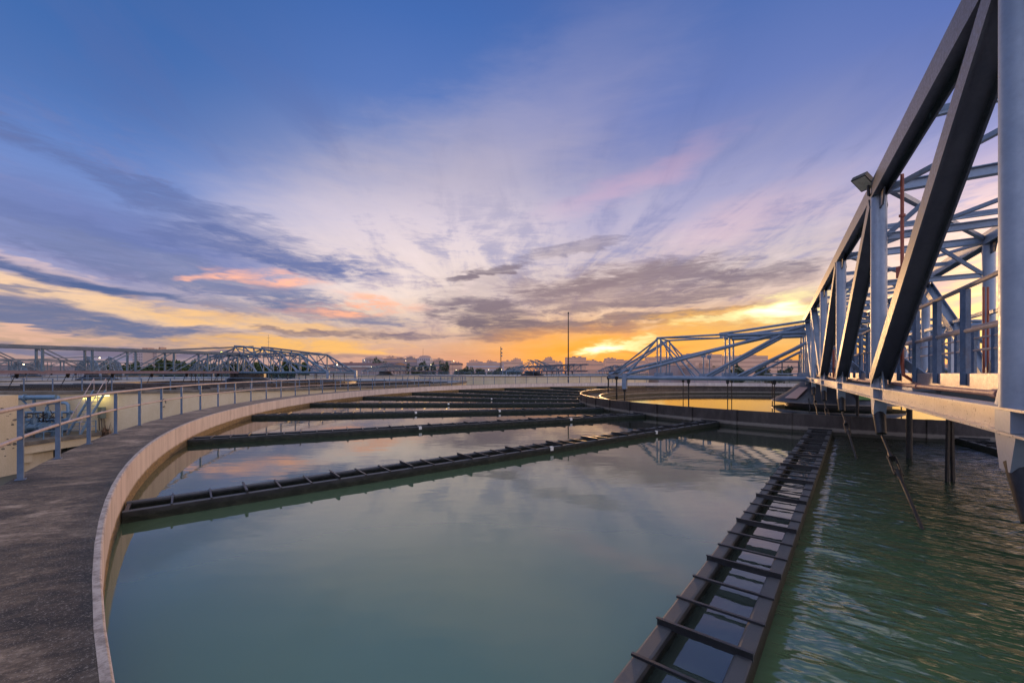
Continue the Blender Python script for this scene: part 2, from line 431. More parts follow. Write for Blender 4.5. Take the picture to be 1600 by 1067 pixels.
# white cast outlet marks on some launder sides
def tag_patch(k, r, sgn=1):
    a = PH0-k*DPH
    o = [x for x in COL.objects if x.get('category') == 'launder' and abs(x.rotation_euler.z-a) < 1e-4][0]
    w = MB(); w.box((r, sgn*.362, -.05), (.11, .014, .10)); w.box((r+.02, sgn*.33, .008), (.13, .08, .014))
    w.build('white_marker', M['white'], o, local=True)
for k, r in ((0, 27.6), (0, 22.4), (1, 29.2), (1, 22.2), (2, 28.6), (2, 24.0), (3, 27.0), (4, 24.8)): tag_patch(k, r)

# ------------------------------------------------------------------ ring launder
ring = empty('ring_launder', (CX, CY, 0), label='dark steel ring-shaped trough around the middle of the near basin', cat='launder')
RT = .03
w = MB(); w.revolve(C0, [(RING_O, WATER-.5), (RING_O, RT), (RING_O-.09, RT), (RING_O-.09, RT-.02), (RING_O-.025, RT-.02), (RING_O-.025, WATER-.5)], 144)
w.revolve(C0, [(RING_O+.02, WATER+.16), (RING_O+.02, WATER+.22), (RING_O-.001, WATER+.22), (RING_O-.001, WATER+.16)], 144, closed_prof=True)
w.build('outer_plate', M['ring'], ring, True)
RTI = -.2
w = MB(); w.revolve(C0, [(RING_I, WATER-.5), (RING_I, RTI), (RING_I+.09, RTI), (RING_I+.09, RTI-.02), (RING_I+.025, RTI-.02), (RING_I+.025, WATER-.5)], 144)
w.build('inner_plate', M['ring'], ring, True)
w = MB(); w.revolve(C0, [(RING_I+.026, WATER+.1), (RING_O-.026, WATER+.1)], 144); w.build('trough_water', M['troughwater'], ring)
w = MB(); w.box((0, 0, 0), (.055, .16, .86)); w.box((-.02, 0, .44), (.12, .2, .02))
rib0 = w.build('rib', M['ring'], ring, local=True); first = True
for k in range(57):
    a = PH0+R(6.31)*k-R(12.62)*3+R(3.2)
    o = rib0 if first else rib0.copy()
    if not first: COL.objects.link(o); o.parent = ring
    first = False
    o.location = ((RING_O+.026)*math.cos(a), (RING_O+.026)*math.sin(a), RT-.44); o.rotation_euler = (0, 0, a)
w = MB(); w.box((0, 0, 0), (RING_O-RING_I-.05, .09, .06))
st0 = w.build('stay', M['ringtop'], ring, local=True); first = True
for k in range(28):
    a = PH0+R(12.62)*(k-14)
    o = st0 if first else st0.copy()
    if not first: COL.objects.link(o); o.parent = ring
    first = False
    rm = (RING_O+RING_I)/2; o.location = (rm*math.cos(a), rm*math.sin(a), RTI-.06); o.rotation_euler = (0, 0, a)
w = MB()
for k in range(420):
    a = 2*math.pi*k/420; rz = .03+.03*random.random()
    w.box((CX+(RING_I-.02)*math.cos(a), CY+(RING_I-.02)*math.sin(a), WATER+.10+rz), (.05, .13, .07), a)
tag(w.build('weir_teeth', M['cap'], ring), kind='stuff')

# ------------------------------------------------------------------ centre cone
cone = empty('centre_cone', (CX, CY, WATER), label='dark cone-shaped hood with green panel standing in the water under the bridge', cat='hood')
w = MB(); w.revolve(C0, [(2.95, WATER-.5), (2.95, -.40), (3.78, -.46), (3.8, -.40), (3.76, -.37), (2.9, .14), (2.15, .80), (1.95, 1.0)], 40); w.build('hood', M['cone'], cone, True)
w = MB(); w.revolve(C0, [(3.82, -.46), (3.82, -.40), (3.77, -.38), (3.77, -.47)], 40, closed_prof=True); w.build('rim_band', M['ringtop'], cone)
def cone_patch(a0, a1, t0, t1, off=.03):
    w = MB(); vs = []
    for a, t in ((a0, t0), (a1, t0), (a1, t1), (a0, t1)):
        r = 3.76+(2.15-3.76)*t+off+.05; z = -.37+1.17*t+off; vs.append((CX+r*math.cos(R(a)), CY+r*math.sin(R(a)), z))
    return w.add(vs, [(0, 1, 2, 3)])
cone_patch(251, 268, .22, .85).build('green_panel', M['green'], cone)
cone_patch(181, 197, .15, .8).build('pale_panel', M['salmon'], cone)
w = MB(); w.revolve(C0, [(.42, .9), (.42, 4.6), (.3, 4.7)], 16); w.build('shaft', M['dark'], cone, True)

# ------------------------------------------------------------------ the bridge
D = Vector((-.536, -.844, 0)); N = Vector((.844, -.536, 0))     # outwards along the bridge, across it
def P(u, s, z): v = C0+D*u+N*s; return Vector((v.x, v.y, z))
W2 = 1.678
ZB, ZT = 1.17, 5.44                     # bottom and top chord lines
def nu(j): return 31.25-6*j
end = P(nu(-1), 0, 0)
br = empty('scraper_bridge', (end.x, end.y, 0), label='pale blue steel truss bridge with walkway rising at the right edge', cat='bridge')
uo, ui = nu(-1)+.3, -1.6
for s in (-W2, W2):
    w = MB(); w.ibeam(P(uo, s, ZB), P(ui, s, ZB), .24, .24, .022); w.build('bottom_chord', M['beam'], br)
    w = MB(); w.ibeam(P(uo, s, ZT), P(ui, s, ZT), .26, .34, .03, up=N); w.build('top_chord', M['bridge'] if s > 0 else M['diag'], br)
for s in (-W2, W2):
    sg = -1 if s < 0 else 1
    for j in range(-1, 6):
        u = nu(j)
        w = MB(); w.tube(P(u, s, ZB+.12), P(u, s, ZT-.14), .135, 20); w.build('post', M['bridge'], br, True)
        w = MB()
        w.sect(P(u, s-.012, 0), P(u, s+.012, 0), [(-.5*1, ZB+.122), (.5, ZB+.122), (.3, ZB+.52), (-.3, ZB+.52)], up=(0, 0, 1))
        w.bar(P(u, s-.115, ZB), P(u, s+.115, ZB), .30, .19)
        for bu in (-.36, -.27, .27, .36):
            for bz in (.2, .34):
                for so in (-1, 1): w.tube(P(u+bu*(1 if bz < .3 else .85), s+so*.008, ZB+bz), P(u+bu*(1 if bz < .3 else .85), s+so*.032, ZB+bz), .018, 6)
        for bu in (-.1, .1):
            for so in (-1, 1): w.tube(P(u+bu, s+so*.085, ZB-.135), P(u+bu, s+so*.085, ZB-.1), .02, 6)
        if j == 0 and s < 0: w.bar(P(u+.16, s+.12, 1.30), P(u+.16, s+.12, 1.66), .1, .07)
        w.build('gusset_plate', M['bridge'], br)
        w = MB(); w.sect(P(u, s-.014, 0), P(u, s+.014, 0), [(-.55, ZT-.16), (.55, ZT-.16), (.4, ZT-.45), (-.4, ZT-.45)])
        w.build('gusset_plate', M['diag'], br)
    sw = 3 if s < 0 else 2
    for j in range(0, 5):
        a, b = (j, j+1) if j < sw else (j+1, j)
        w = MB(); p = P(nu(a), s, ZT-.2); q = P(nu(b), s, ZB+.25)
        d = (q-p).normalized()
        w.ibeam(p+d*.1, q-d*.1, .30, .26, .025, up=N)
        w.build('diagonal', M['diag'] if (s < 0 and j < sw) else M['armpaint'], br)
# top struts, knee braces, zig-zag plan bracing
for j in range(-1, 6):
    u = nu(j)
    w = MB(); w.ibeam(P(u, -W2+.14, ZT-.02), P(u, W2-.14, ZT-.02), .2, .16, .016); w.build('top_strut', M['bridge'], br)
    for s in (-1, 1):
        w = MB(); w.bar(P(u, s*(W2-.12), ZT-1.0), P(u, s*(W2-1.0), ZT-.12), .09, .09); w.build('knee_brace', M['armpaint'], br)
    w = MB(); w.ibeam(P(u, -W2+.14, ZT-1.02), P(u, W2-.14, ZT-1.02), .14, .12, .014); w.build('sway_strut', M['bridge'], br)
    w = MB(); w.ibeam(P(u, -W2+.12, ZB-.02), P(u, W2-.12, ZB-.02), .2, .16, .016); w.build('cross_beam', M['bridge'], br)
    if j < 5:
        w = MB(); w.bar(P(u, -W2+.1, ZT+.02), P(nu(j+1), W2-.1, ZT+.02), .1, .1); w.build('plan_brace', M['armpaint'], br)
        w = MB(); w.bar(P(u-3, W2-.1, ZT-.01), P(u-3, -W2+.1, ZT-.01), .09, .09); w.build('plan_brace', M['armpaint'], br)
        if j > 0: w = MB(); w.bar(P(u-.3, -W2+.1, 2.15), P(u+1.6, -W2+.55, 1.32), .03, .17); w.build('foot_brace', M['armpaint'], br)
        w = MB(); w.bar(P(u-3, W2-.02, ZB+.1), P(u-3, W2-.02, 3.3), .12, .12); w.build('half_post', M['bridge'], br)
        w = MB(); w.bar(P(u-3, W2-.05, 3.25), P(u-.2, W2-.05, ZB+.25), .09, .09); w.build('sub_brace', M['bridge'], br)
        w = MB(); w.bar(P(u-3, W2-.05, 3.25), P(u-5.8, W2-.05, ZB+.25), .09, .09); w.build('sub_brace', M['bridge'], br)
        w = MB(); w.bar(P(u-3, -W2+.1, ZT-.05), P(u-3, W2-.1, ZT-.05), .08, .08); w.build('half_strut', M['bridge'], br)
        w = MB(); w.bar(P(u, W2-.1, ZT-.08), P(nu(j+1), -W2+.1, ZT-.08), .08, .08); w.build('plan_brace', M['bridge'], br)
        w = MB(); w.bar(P(u, W2-.03, 3.35), P(nu(j+1), W2-.03, 3.3), .1, .1); w.build('side_rail', M['bridge'], br)
# deck
DS0, DS1, DZ = -1.27, .74, 1.585
w = MB(); w.box((0, 0, 0), (1, 1, 1)); w.v = []; w.f = []
w.bar(P(uo, (DS0+DS1)/2, DZ-.02), P(ui, (DS0+DS1)/2, DZ-.02), DS1-DS0-.06, .035); w.build('deck_plate', M['deck'], br)
for s in (DS0, DS1):
    w = MB(); w.bar(P(uo, s, DZ-.1), P(ui, s, DZ-.1), .05, .2); w.build('deck_edge', M['deck'], br)
for s in (DS0-.03, DS1+.03):
    hr = MB(); hr.tube(P(uo, s, DZ+1.18), P(ui, s, DZ+1.18), .032, 8); h = hr.build('handrail', M['rail'], br, True)
    w = MB(); w.tube(P(uo, s, DZ+.58), P(ui, s, DZ+.58), .03, 8); w.build('mid_bar', M['rail'], h, True)
    if s > 0:
        w = MB(); w.tube(P(uo, s, DZ+.88), P(ui, s, DZ+.88), .024, 8); w.build('mid_bar', M['rail'], h, True)
    w = MB(); w.bar(P(0, s, DZ-.16), P(0, s, DZ+1.16), .075, .075); hp = w.build('stanchion', M['post'], h); first = True
    u0 = (30.02-4.88+.45)/.844
    for k in range(-8, 26):
        u = 29.75-1.19*k
        if u < ui: break
        o = hp if first else hp.copy()
        if not first: COL.objects.link(o); o.parent = h
        first = False; o.location = tuple(D*u)
# conduits
w = MB(); w.tube(P(uo, -1.48, 1.37), P(ui, -1.48, 1.37), .035, 10)
for k in range(0, 34, 3): w.tube(P(30.2-k, -1.48, 1.37), P(30.06-k, -1.48, 1.37), .052, 10)
w.build('conduit', M['pipepink'], br, True)
w = MB(); q = P(nu(1)+.75, -W2+.22, 0)
w.path([(q.x, q.y, ZT-.05), (q.x, q.y, 3.5), (q.x, q.y, 1.75), (q.x+.03, q.y, 1.55), (q.x+.15, q.y-.1, 1.42), (q.x+.3, q.y-.25, 1.38)], .028, 8)
w.box((q.x, q.y, 3.52), (.13, .12, .22)); w.box((q.x, q.y, 4.6), (.07, .07, .05)); w.build('red_conduit', M['red'], br)
w = MB(); q = P(nu(2)+.5, W2-.25, 0)
for dx in (0, .12): w.tube((q.x+dx, q.y, 1.4), (q.x+dx, q.y, 4.0), .025, 8)
w.build('red_conduit', M['red'], br)
w = MB(); q = P(nu(3)+.6, -W2+.3, 0); w.tube((q.x, q.y, 1.3), (q.x, q.y, 2.6), .04, 8); w.build('red_conduit', M['red'], br)
w = MB(); w.box(P(nu(1)+2.4, W2-.3, ZT-.35), (.45, .3, .16)); w.build('junction_box', M['bridge'], br)
w = MB(); q = P(26.2, -1.0, 1.31); w.bar(P(26.9, -1.35, 1.31), P(25.4, -1.35, 1.31), .3, .05); w.build('cable_tray', M['bridge'], br)
# scraper rods hanging from the left truss
for j in range(-1, 6):
    u = nu(j)
    base = P(u, -W2, ZB-.12)
    hb = MB(); hb.sect(base-N*.1, base+N*.1, [(-.2, 0), (.2, 0), (.1, -.32), (-.1, -.32)])
    h = hb.build('rod_bracket', M['bridge'], br)
    w = MB(); a = base+Vector((0, 0, -.24)); b = base+D*.24+Vector((0, 0, -.70)); w.tube(a, b, .11, 12, .085); w.build('socket', M['dark'], h, True)
    w = MB(); a2 = base+D*4.4; a2.z = WATER-.5
    p = lambda t: b.lerp(a2, t)
    w.tube(p(0), p(.21), .026, 8); w.tube(p(.34), p(1), .028, 8)
    w.build('scraper_rod', M['rod'], h, True)
    w = MB(); off = N*.05
    w.tube(p(.205)+off, p(.35)+off, .02, 6); w.tube(p(.205)-off, p(.35)-off, .02, 6)
    w.tube(p(.17), p(.225), .03, 8, .062); w.tube(p(.33), p(.385), .062, 8, .03)
    w.build('turnbuckle', M['rod'], h, True)
for (X, Y, thick) in ((10.6, 11.1, .065), (9.2, 8.74, .045), (13.2, 15.9, .05)):
    w = MB()
    if thick < .05:
        w.bar((X-.03, Y, 1.0), (X-.07, Y, WATER-.5), .05, .05); w.bar((X+.03, Y, 1.0), (X+.07, Y, WATER-.5), .05, .05)
    else:
        w.tube((X, Y, 1.05), (X, Y, WATER-.5), thick, 10); w.tube((X, Y, .92), (X, Y, 1.05), thick+.06, 10)
    w.build('drop_rod', M['rod'], br, True)
# end carriage on the basin wall
w = MB(); w.bar(P(RW+.55, -2.1, .62), P(RW+.55, 2.1, .62), .45, .55); w.build('end_carriage', M['bridge'], br)
for s in (-1.7, 1.7):
    w = MB(); a = P(RW+.55-.12, s, .33); w.tube(a, a+D*.24, .32, 20); w.build('wheel', M['dark'], br, True)

# floodlight on the bridge
fl = at(1352, 297, 8.85)
f = empty('floodlight', fl, label='black floodlight on a bracket at the top corner of the near bridge', cat='floodlight')
m_ = Matrix.Translation(fl) @ Matrix.Rotation(R(12), 4, 'Z') @ Matrix.Rotation(R(36), 4, 'Y')
def fbox(c, d):
    w = MB(); w.box(c, d); w.v = [tuple(m_ @ Vector(v)) for v in w.v]; return w
w = fbox((-.12, 0, .12), (.36, .30, .10)); w2 = fbox((-.08, 0, .19), (.24, .22, .05)); w.add(w2.v, w2.f); w.build('housing', M['dark'], f)
fbox((-.12, 0, .067), (.31, .26, .012)).build('lens', M['lens'], f)
w = MB(); w.bar(fl+Vector((.02, -.05, .1)), fl+Vector((.03, -.05, -.14)), .04, .03); w.bar(fl+Vector((.03, -.05, -.12)), fl+Vector((.16, 0, -.14)), .05, .03); w.build('bracket', M['dark'], f)

# ------------------------------------------------------------------ scraper arms (to both sides of the centre)
def arms(Pf, name, label, sgn, T=1.0, mats=None, detail=True, peak=5.35, zflat=4.42, tips=(14.28, 17.0), zb=1.16, w2=1.68, rods=True, thick=1.0):
    m1 = mats or M['armpaint']
    o0 = Pf(0, 0, 0)
    r = empty(name, (o0.x, o0.y, 0), label=label, cat='truss')
    n = 12 if detail else 6
    fr, bk = w2, -w2
    t1, t2, t3 = 11.54*T, 6.57*T, 1.75*T
    for u, tip in ((fr, tips[0]*T), (bk, tips[1]*T)):
        p = lambda t, z: Pf(u, -sgn*t, z)
        w = MB(); w.tube(p(0, zb), p(tip, zb), .165*thick, n); w.build('bottom_pipe', m1, r, True)
        for t in (t1, t2, t3):
            w = MB(); w.tube(p(t-.12, zb+.1), p(t-.12, zflat), .07*thick, n); w.tube(p(t+.16, zb+.1), p(t+.16, zflat), .055*thick, n)
            w.bar(p(t-.4, zb+.25), p(t+.4, zb+.25), .03, .35); w.build('post', m1, r, True)
        w = MB(); w.tube(p(t1+.2, zflat), p(t2, zflat+.05), .075*thick, n); w.build('top_chord', m1, r, True)
        w = MB(); w.tube(p(t2, zflat-.05), p(0, zflat-.05), .15*thick, n); w.build('top_chord', m1, r, True)
        w = MB(); w.tube(p(t2, zflat+.15), p(0, peak), .085*thick, n); w.build('rising_chord', m1, r, True)
        w = MB(); w.tube(p(tip-.1, zb+.3), p(.3, peak-.12), .125*thick, n); w.build('main_tie', m1, r, True)
        w = MB(); w.tube(p(8.1*T, zb+.15), p(2.3*T, peak-.55), .105*thick, n); w.build('main_tie', m1, r, True)
        w = MB(); w.tube(p(8.24*T, zb+.1), p(8.24*T, zb+1.72*(peak/5.35)), .05*thick, n); w.bar(p(8.24*T-.16, zb+1.75), p(8.24*T+.16, zb+1.75), .05, .3); w.bar(p(8.24*T-.3, zb+.22), p(8.24*T+.3, zb+.22), .04, .3); w.build('hanger', m1, r, True)
        w = MB(); w.bar(p(t2-.35, zflat+.12), p(t2+.55, zflat+.02), .06, .34); w.build('splice_plate', m1, r)
        w = MB(); w.tube(p(t1+.1, zflat), p(tip, zb+.1), .085*thick, n); w.build('end_leg', m1, r, True)
        w = MB(); w.tube(p(t1-.05, zflat-.05), p(t1-2.0*T, zb+.1), .06*thick, n); w.tube(p(t1-.05, zflat-.1), p(t1-2.8*T, zb+.1), .06*thick, n); w.build('diagonal', m1, r, True)
        w = MB(); w.tube(p(t2-.6, zb+.15), p(t3*.4, zflat-.2), .09*thick, n); w.build('diagonal', m1, r, True)
        if u == bk:
            w = MB(); w.tube(p(t2-1.5*T, zb+.15), p(t3*.4, zflat-.5), .09*thick, n); w.tube(p(t2-.9*T, zb+.15), p(t3*.7, zflat-.3), .1*thick, n); w.build('diagonal', m1, r, True)
    for t, z in ((t1, zflat), (t2, zflat), (t1, zb), (t2, zb), (8.24*T, zb), (t3, zb)):
        w = MB(); w.tube(Pf(fr, -sgn*t, z), Pf(bk, -sgn*t, z), .07*thick, n); w.build('cross_strut', m1, r, True)
    w = MB(); w.bar(Pf(fr, -sgn*(tips[0]*T+.05), zb+.2), Pf(bk, -sgn*(tips[1]*T), zb+.2), .18, .1); w.build('end_beam', m1, r)
    w = MB(); w.tube(Pf(fr, -sgn*t1, zflat), Pf(bk, -sgn*(tips[1]*T-.3), zb+.25), .07*thick, n); w.tube(Pf(bk, -sgn*t1, zflat), Pf(.2, -sgn*(tips[0]*T+1.1), zb+.25), .07*thick, n); w.build('end_leg', m1, r, True)
    w = MB(); w.tube(Pf(fr, -sgn*t1, zflat), Pf(bk, -sgn*t2, zflat), .05*thick, n); w.tube(Pf(bk, -sgn*t1, zb), Pf(fr, -sgn*t2, zb), .05*thick, n); w.build('plan_brace', m1, r, True)
    w = MB(); w.bar(Pf(fr, -sgn*(tips[0]*T+.1), zb+.38), Pf(fr, -sgn*(tips[0]*T+.1), zb-.95), .36, .36, up=N); w.build('drop_leg', m1, r)
    if rods:
        def rod(t, u, rad, z0):
            w = MB(); w.tube(Pf(u, -sgn*t, z0), Pf(u, -sgn*t, WATER-.5), rad, 8); w.tube(Pf(u, -sgn*t, z0-.3), Pf(u, -sgn*t, z0), rad+.06, 8, rad+.1); w.build('scraper_rod', M['rod'], r, True)
        rod(tips[0]*T+.1, fr, .06, zb-.9); rod(tips[1]*T, bk, .07, zb+.1); rod((tips[0]+tips[1])/2*T, 0, .07, zb+.1)
        for t, u in ((t2, fr), (t2, bk), (9.3, fr), (3.6, fr), (3.75, bk), (10.3, bk)): rod(t, u, .035 if t != 9.3 else .05, zb-.1)
    return r
arms(P, 'lattice_truss', 'pale blue pipe truss arm reaching left over the ring from the near bridge centre', 1)
arms(P, 'lattice_truss', 'pipe truss mostly hidden behind the near bridge, reaching right from its centre', -1)

# platform with guard rail and drive cabinet at the centre
cp_ = P(-2.6, -2.6, 1.55)
pl = empty('service_platform', cp_, label='small railed service platform with blue cage beside the centre of the near bridge', cat='platform')
w = MB(); w.bar(P(-2.6, -.9, 1.5), P(-2.6, -4.3, 1.5), 1.4, .1); w.build('deck_plate', M['bridge'], pl)
for z in (2.0, 2.45):
    w = MB(); w.tube(P(-1.95, -1.0, z), P(-1.95, -4.2, z), .03, 6); w.tube(P(-3.25, -1.0, z), P(-3.25, -4.2, z), .03, 6); w.tube(P(-3.25, -4.2, z), P(-1.95, -4.2, z), .03, 6); w.build('guard_rail', M['farsteel'], pl)
for s in (-4.2, -3.1, -2.0, -1.0):
    for u in (-1.95, -3.25):
        w = MB(); w.bar(P(u, s, 1.55), P(u, s, 2.45), .05, .05); w.build('stanchion', M['farsteel'], pl)
w = MB(); w.bar(P(-2.6, -1.1, 2.1), P(-2.6, -1.8, 2.1), .6, 1.05); w.build('cabinet', M['bluepipe'], pl)
for s in (-1.05, -1.95):
    for u in (-1.9, -3.2):
        w = MB(); w.bar(P(u, s, 1.55), P(u, s, 3.1), .07, .07); w.build('cage_post', M['farsteel'], pl)
w = MB(); w.bar(P(-1.9, -1.0, 3.1), P(-1.9, -2.0, 3.1), .07, .07); w.bar(P(-3.2, -1.0, 3.1), P(-3.2, -2.0, 3.1), .07, .07); w.bar(P(-1.9, -1.95, 3.1), P(-3.2, -1.95, 3.1), .07, .07); w.build('cage_top', M['farsteel'], pl)
# ================================================================== NEIGHBOURING BASINS
def far_tank(c, zo, posts, label, rlabel, launders=False, seg=96, wallmat=None):
    c = Vector((c[0], c[1], 0))
    t = empty('settling_tank', c, label=label, cat='tank')
    w = MB(); w.revolve(c, [(RW, zo-2), (RW, zo), (RW+.05, zo)], seg); w.build('basin_wall', M['wallfar'], t, True)
    w = MB(); w.revolve(c, [(RW+.05, zo), (RO+.12, zo), (RO+.12, zo-.24), (RO-.03, zo-.26)], seg); w.build('coping', M['cap'], t)
    w = MB(); w.revolve(c, [(RO-.03, zo-.24), (RO-.03, GROUND)], seg); w.build('outer_wall', wallmat or M['cream'], t, True)
    w = MB(); disc(w, c, RW+.02, zo+WATER, 96); tag(w.build('water', M['farwater']), kind='structure')
    if posts:
        r = empty('walkway_railing', c, label=rlabel, cat='railing')
        for z, rad in ((1.08, .03), (.63, .026)):
            w = MB(); w.path([(c.x+RR*math.cos(2*math.pi*k/120), c.y+RR*math.sin(2*math.pi*k/120), zo+z) for k in range(120)], rad, 6, True)
            w.build('top_rail' if z > 1 else 'mid_rail', M['post'], r)
        w = MB(); w.box((0, 0, zo+.53), (.04, .09, 1.06)); p0 = w.build('post', M['post'], r, local=True)
        for k in range(posts):
            a = R(-150)+R(3.2)*k
            o = p0 if k == 0 else p0.copy()
            if k: COL.objects.link(o); o.parent = r
            o.location = (RR*math.cos(a), RR*math.sin(a), 0); o.rotation_euler = (0, 0, a)
    if launders:
        rg = empty('ring_launder', c, label='dark ring trough in the left neighbouring basin, low behind the railing', cat='launder')
        w = MB(); w.revolve(c, [(RING_O, zo-1.2), (RING_O, zo+.05), (RING_O-.12, zo+.05), (RING_O-.12, zo-1.2)], 96); w.build('outer_plate', M['ring'], rg, True)
        w = MB(); w.revolve(c, [(RING_I, zo-1.2), (RING_I, zo+.05), (RING_I+.12, zo+.05), (RING_I+.12, zo-1.2)], 96); w.build('inner_plate', M['ring'], rg, True)
        ws = MB()
        for sg in (1, -1): ws.bar((L0, sg*.33, -.2), (L1, sg*.33, -.2), .06, .62)
        pr = None
        for k in range(28):
            if pr is None: pr = ws.build('launder_trough', M['launder'], local=True); o = pr
            else: o = pr.copy(); COL.objects.link(o)
            o.location = (c.x, c.y, zo+LTOP); o.rotation_euler = (0, 0, R(12.857)*k+R(4))
            tag(o, 'dark radial launder in the water of the left neighbouring basin', 'launder', 'launders of the left neighbouring basin')
    return t

def far_bridge(c, zo, label, dr=(-.536, -.844), bay=4.4, zb=1.6, zt=4.75, peak=6.1, right=26.2, left=19.0, cone_label='', lab2='', rev=False, k=1.0):
    c = Vector((c[0], c[1], 0))
    D = Vector((*dr, 0)).normalized(); N = Vector((-D.y, D.x, 0))
    def Q(u, s, z): v = c+D*u+N*s; return Vector((v.x, v.y, z+zo))
    e = Q(0, 0, 0)
    t = empty('scraper_bridge', (e.x, e.y, 0), label=label, cat='bridge')
    uo = RW+.5
    for s in (-W2, W2):
        w = MB(); w.bar(Q(uo, s, zb), Q(0, s, zb), .3, .3); w.build('bottom_chord', M['farrust'], t)
        w = MB(); w.bar(Q(uo, s, zt), Q(-1, s, zt), .4, .36); w.build('top_chord', M['fardark'], t)
        w = MB(); w.bar(Q(13, s, zt+.1), Q(0, s, peak), .22, .2); w.build('rising_chord', M['fardark'], t)
        j = 0; u = 2.4
        pts = []
        while u < uo+.1: pts.append(u); u += bay
        for i, u in enumerate(pts):
            w = MB(); w.bar(Q(u, s, zb), Q(u, s, zt), .2, .2); w.build('post', M['farsteel'], t)
            if i+1 < len(pts):
                a, b = (u, pts[i+1]) if i < len(pts)//2 else (pts[i+1], u)
                w = MB(); w.bar(Q(a, s, zt-.1), Q(b, s, zb+.1), .13, .13); w.build('diagonal', M['farsteel'] if i < len(pts)//2 else M['fardark'], t)
    w = MB()
    w.bar(Q(uo, 0, zb+.2), Q(0, 0, zb+.2), 1.9, .1)
    w.build('deck_plate', M['farrust'], t)
    for s in (-.95, .95):
        w = MB(); w.tube(Q(uo, s, zb+1.35), Q(0, s, zb+1.35), .03, 5); w.tube(Q(uo, s, zb+.8), Q(0, s, zb+.8), .025, 5)
        for q in range(14): w.bar(Q(uo-2.7*q, s, zb+.2), Q(uo-2.7*q, s, zb+1.35), .05, .05)
        w.build('handrail', M['farsteel'], t)
    for q in range(8):
        u = 4+4.4*q
        w = MB(); w.tube(Q(u, -W2, zb), Q(u+1, -W2, -1.2), .05, 6); w.tube(Q(u, -W2, zb-.7), Q(u, -W2, zb), .12, 6, .25); w.build('scraper_rod', M['rod'], t)
    # tapered arms
    ar = empty('lattice_truss', (e.x, e.y, 0), label=lab2, cat='truss')
    for sgn, L in ((1, right), (-1, left)):
        for u in (-2.2, 2.2):
            q = lambda f, z: Q(u, sgn*L*f, z)
            q_ = peak-zt
            hts = [(0, peak), (.12, peak-.15*q_), (.54, zt+.05), (.74, zt-.45), (1, zb)] if sgn > 0 else [(0, peak-.3*q_), (.30, zt+.1), (.54, zt-.5), (.78, zt-1.3), (1, zb)]
            w = MB(); w.tube(q(-.02, zb), q(1.0, zb), .17*k, 8); w.build('bottom_pipe', M['farsteel'], ar, True)
            w = MB()
            for (a, za), (b, zb_) in zip(hts[:-1], hts[1:]): w.tube(q(a, za), q(b, zb_), .14*k, 8)
            w.build('top_chord', M['fardark'] if u < 0 else M['farsteel'], ar, True)
            w = MB(); w.tube(q(.02, zt-.3), q(.54, zt-.3), .14*k, 8); w.build('top_chord', M['fardark'], ar, True)
            for (a, za), b in zip(hts[:-1], (.28, .46, .72, .88)):
                w = MB(); w.bar(q(a, za), q(b, zb), .15*k, .15*k); w.build('diagonal', M['armpaint'], ar)
            for a in (.24, .36, .47, .64, .82):
                zt_ = next(z0+(z1-z0)*(a-a0)/(a1-a0) for (a0, z0), (a1, z1) in zip(hts[:-1], hts[1:]) if a0 <= a <= a1)
                w = MB(); w.bar(q(a, zb), q(a, zt_), .1*k, .1*k); w.build('post', M['farsteel'], ar)
                w = MB(); w.bar(q(a, zt_), q(a+.12, zb), .1*k, .1*k); w.build('diagonal', M['farsteel'] if u > 0 else M['fardark'], ar)
            for a, za in hts[1:-1]:
                w = MB(); w.bar(q(a, za), q(a, zb), .16*k, .16*k); w.build('post', M['farsteel'], ar)
            w = MB(); w.bar(q(.98, zb+.1), q(.05, peak-.5), .15*k, .15*k); w.build('main_tie', M['farsteel'], ar)
            w = MB(); w.bar(q(.08, zb), q(.30, zt), .14*k, .14*k); w.bar(q(.5, zb), q(.72, zt-.6), .12*k, .12*k); w.build('diagonal', M['armpaint'], ar)
            w = MB(); w.bar(q(1.0, zb+.3), q(1.0, zb-.9), .35, .35); w.build('drop_leg', M['armpaint'], ar)
            for a in (.45, .62, .8, .9):
                w = MB(); w.tube(q(a, zb), q(a, -1.2), .06, 6); w.build('scraper_rod', M['rod'], ar)
        for f_, z in ((.30, zt), (.54, zt-.1), (.74, zt-.5), (1, zb), (.5, zb), (.2, zb)):
            w = MB(); w.bar(Q(-2.2, sgn*L*f_, z), Q(2.2, sgn*L*f_, z), .13*k, .13*k); w.build('cross_strut', M['farsteel'], ar)
    cn = empty('centre_cone', (e.x, e.y, 0), label=cone_label, cat='hood')
    w = MB(); w.revolve(e, [(4.4, zo-1.5), (4.4, zo-.3), (2.7, zo+.75), (2.7, zo+1.45), (0, zo+1.45)], 20); w.build('hood', M['dark'], cn)
    return t

